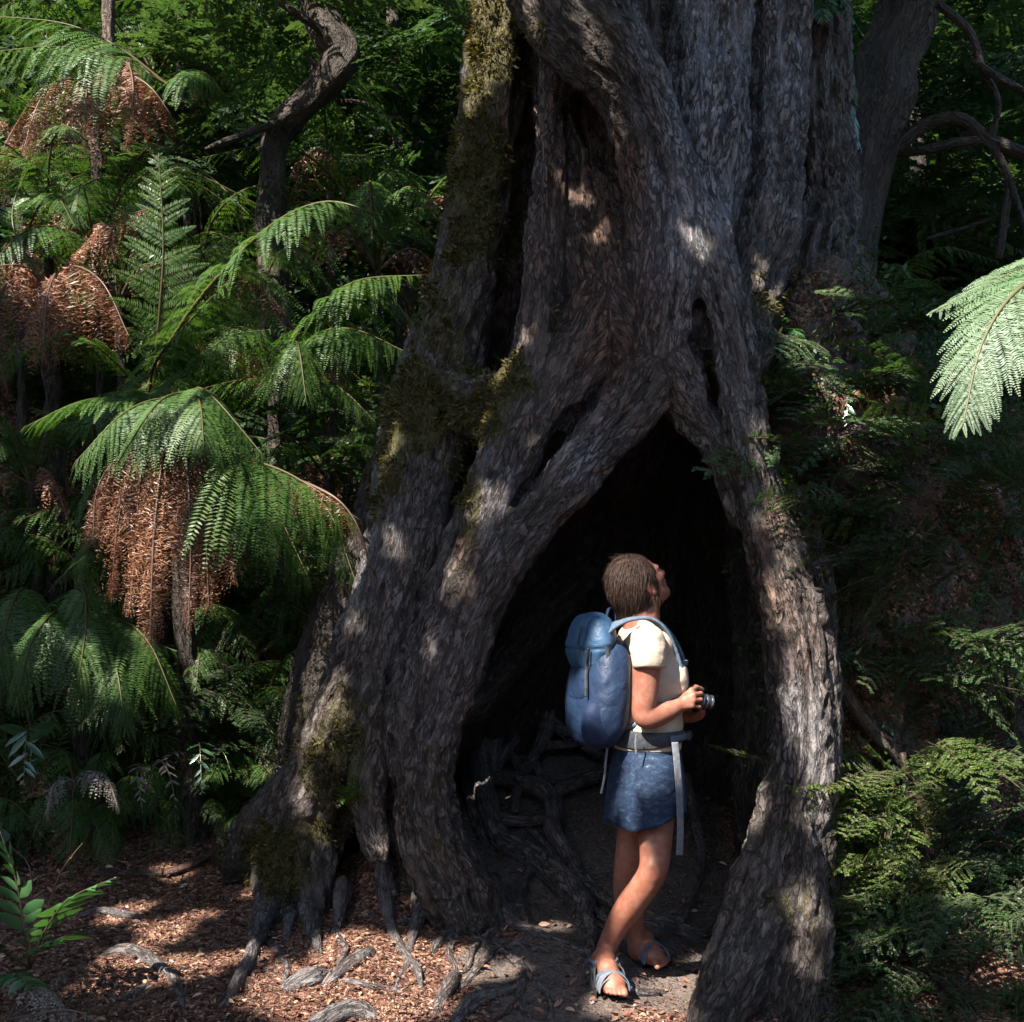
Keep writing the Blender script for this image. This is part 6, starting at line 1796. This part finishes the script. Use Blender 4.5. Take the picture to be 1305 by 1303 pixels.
def pband(nm, pts, side, w, th, mt, par=None):
    return ob(nm, np_mesh(nm, *band([P(*p) for p in pts], None, side, w, th), smooth=False), mt, par or pk)
pband("shoulder_strap", [(776, 803, 4.50), (788, 795, 4.475), (806, 789, 4.475), (828, 789, 4.475), (846, 803, 4.49), (858, 828, 4.50), (866, 856, 4.505), (866, 880, 4.50), (850, 902, 4.50), (806, 925, 4.50), (786, 930, 4.53)], rt, np.interp(np.linspace(0, 1, 48), [0, .6, .72, 1], [.052, .050, .022, .018]), .012, STRAPM)
pband("shoulder_strap", [(776, 800, 4.70), (800, 789, 4.72), (826, 787, 4.73), (850, 805, 4.74), (868, 840, 4.73), (872, 880, 4.72), (850, 905, 4.74), (800, 925, 4.72)], rt, .050, .012, STRAPM)
pband("chest_strap", [(866, 846, 4.50), (876, 845, 4.60), (872, 844, 4.72)], zz, .018, .005, STRAPM)
th = np.linspace(0, 2 * np.pi, 60)
wc = P(826, 937, YB)
belt = np.array([wc + fw * math.cos(x) * .122 + rt * math.sin(x) * .150 + zz * .006 * math.sin(2 * x) for x in th])
ob("hip_belt", np_mesh("hip_belt", *band(belt, None, zz, .050 + .018 * np.cos(th + math.pi), .014)), DARKW, pk)
belt2 = np.array([wc + fw * math.cos(x) * .131 + rt * math.sin(x) * .159 + zz * .004 for x in np.linspace(-.4, 1.5, 40)])
ob("hip_strap", np_mesh("hip_strap", *band(belt2, None, zz, .022, .005)), STRAPM, pk)
def rbox(c, h, R, p=6, vox=.0025, grow=.01):
    ff = Field(np.asarray(c) - max(h) * 1.6 - grow, np.asarray(c) + max(h) * 1.6 + grow, vox)
    ff.ell(c, h, R, .004, p=p)
    return ff.mesh()
bk = wc + fw * math.cos(.55) * .138 + rt * math.sin(.55) * .165 + zz * .004
V, F = rbox(bk, (.010, .026, .016), np.stack([norm(fw * math.cos(.7) + rt * math.sin(.7)), norm(-fw * math.sin(.7) + rt * math.cos(.7)), zz], 1))
ob("buckle", np_mesh("buckle", V, F, smooth=True), DARKW, pk)
pband("loose_strap", [(860, 946, 4.45), (863, 975, 4.43), (866, 1020, 4.42), (867, 1060, 4.42), (866, 1090, 4.425)], fw, .026, .003, GREYW)
pband("loose_strap", [(811, 936, 4.42), (810, 948, 4.415), (811, 962, 4.415)], fw, .008, .003, GREYW)
pband("loose_strap", [(775, 945, 4.52), (772, 970, 4.50), (770, 992, 4.49), (766, 1012, 4.49)], fw, .008, .003, GREYW)
pband("compression_strap", [(772, 808, 4.47), (774, 830, 4.462), (778, 850, 4.47), (784, 880, 4.49)], fw, .016, .005, DARKW)
for nm_, pts_ in (("lid_strap", [(750, 826), (749, 838), (748, 850), (747, 862), (747, 875), (747, 888)]), ("zip", [(741, 800), (738, 812), (737, 824), (738, 836)])):
    ob(nm_, np_mesh(nm_, *band(np.array([on_pack(*q_) for q_ in pts_]), None, zz if nm_[0] == "c" else fw, .012 if nm_[0] != "z" else .005, .004)), DARKW, pk)
pband("grab_loop", [(772, 790, 4.58), (776, 776, 4.60), (783, 780, 4.62), (784, 796, 4.62)], rt, .016, .006, PACKDARK)

# camera
cg = thing("camera", P(886, 894, 4.53), "small silver-ringed dark camera held in the hiker's hands", "camera")
lf = np.array([.965, .20, -.17]); lf /= np.linalg.norm(lf)
ls = norm(np.cross(lf, zz)); lu = np.cross(ls, lf)
R3 = np.stack([lf, ls, lu], 1)
cc = P(886, 892, 4.53)
t = NT("black camera body"); CAMM = t.pbr((.018, .018, .020), .45, .5)
t = NT("camera metal"); CAMS = t.pbr((.28, .33, .42), .28, .5, Metallic=.9)
t = NT("lens glass"); GLASS = t.pbr((.01, .015, .04), .06, .8)
V, F = rbox(cc, (.018, .052, .033), R3)
ob("camera_body", np_mesh("camera_body", V, F, smooth=True), CAMM, cg)
V, F = rbox(cc + lu * .034 - ls * .002, (.013, .018, .010), R3, 4)
ob("viewfinder", np_mesh("viewfinder", V, F, smooth=True), CAMM, cg)
V, F = rbox(cc + lu * .036 - ls * .034, (.007, .007, .005), R3, 4, .0015)
ob("dial", np_mesh("dial", V, F, smooth=True), CAMS, cg)
def cyl(a, L, r0, r1):
    return tube(np.stack([a + lf * L * x for x in (0, .02, .5, .98, 1)]), [r0, r0, (r0 + r1) / 2, r1, r1], 28)
base = cc + lf * .016
lens = ob("lens", np_mesh("lens", *cyl(base, .046, .027, .024), smooth=False), CAMM, cg)
for x, r in ((.004, .0285), (.020, .0272), (.040, .0262)):
    o = ob("lens_ring", np_mesh("lens_ring", *cyl(base + lf * x, .007, r, r)), CAMS)
    o.parent = lens
o = ob("front_glass", np_mesh("front_glass", *cyl(base + lf * .0462, .001, .020, .020)), GLASS); o.parent = lens
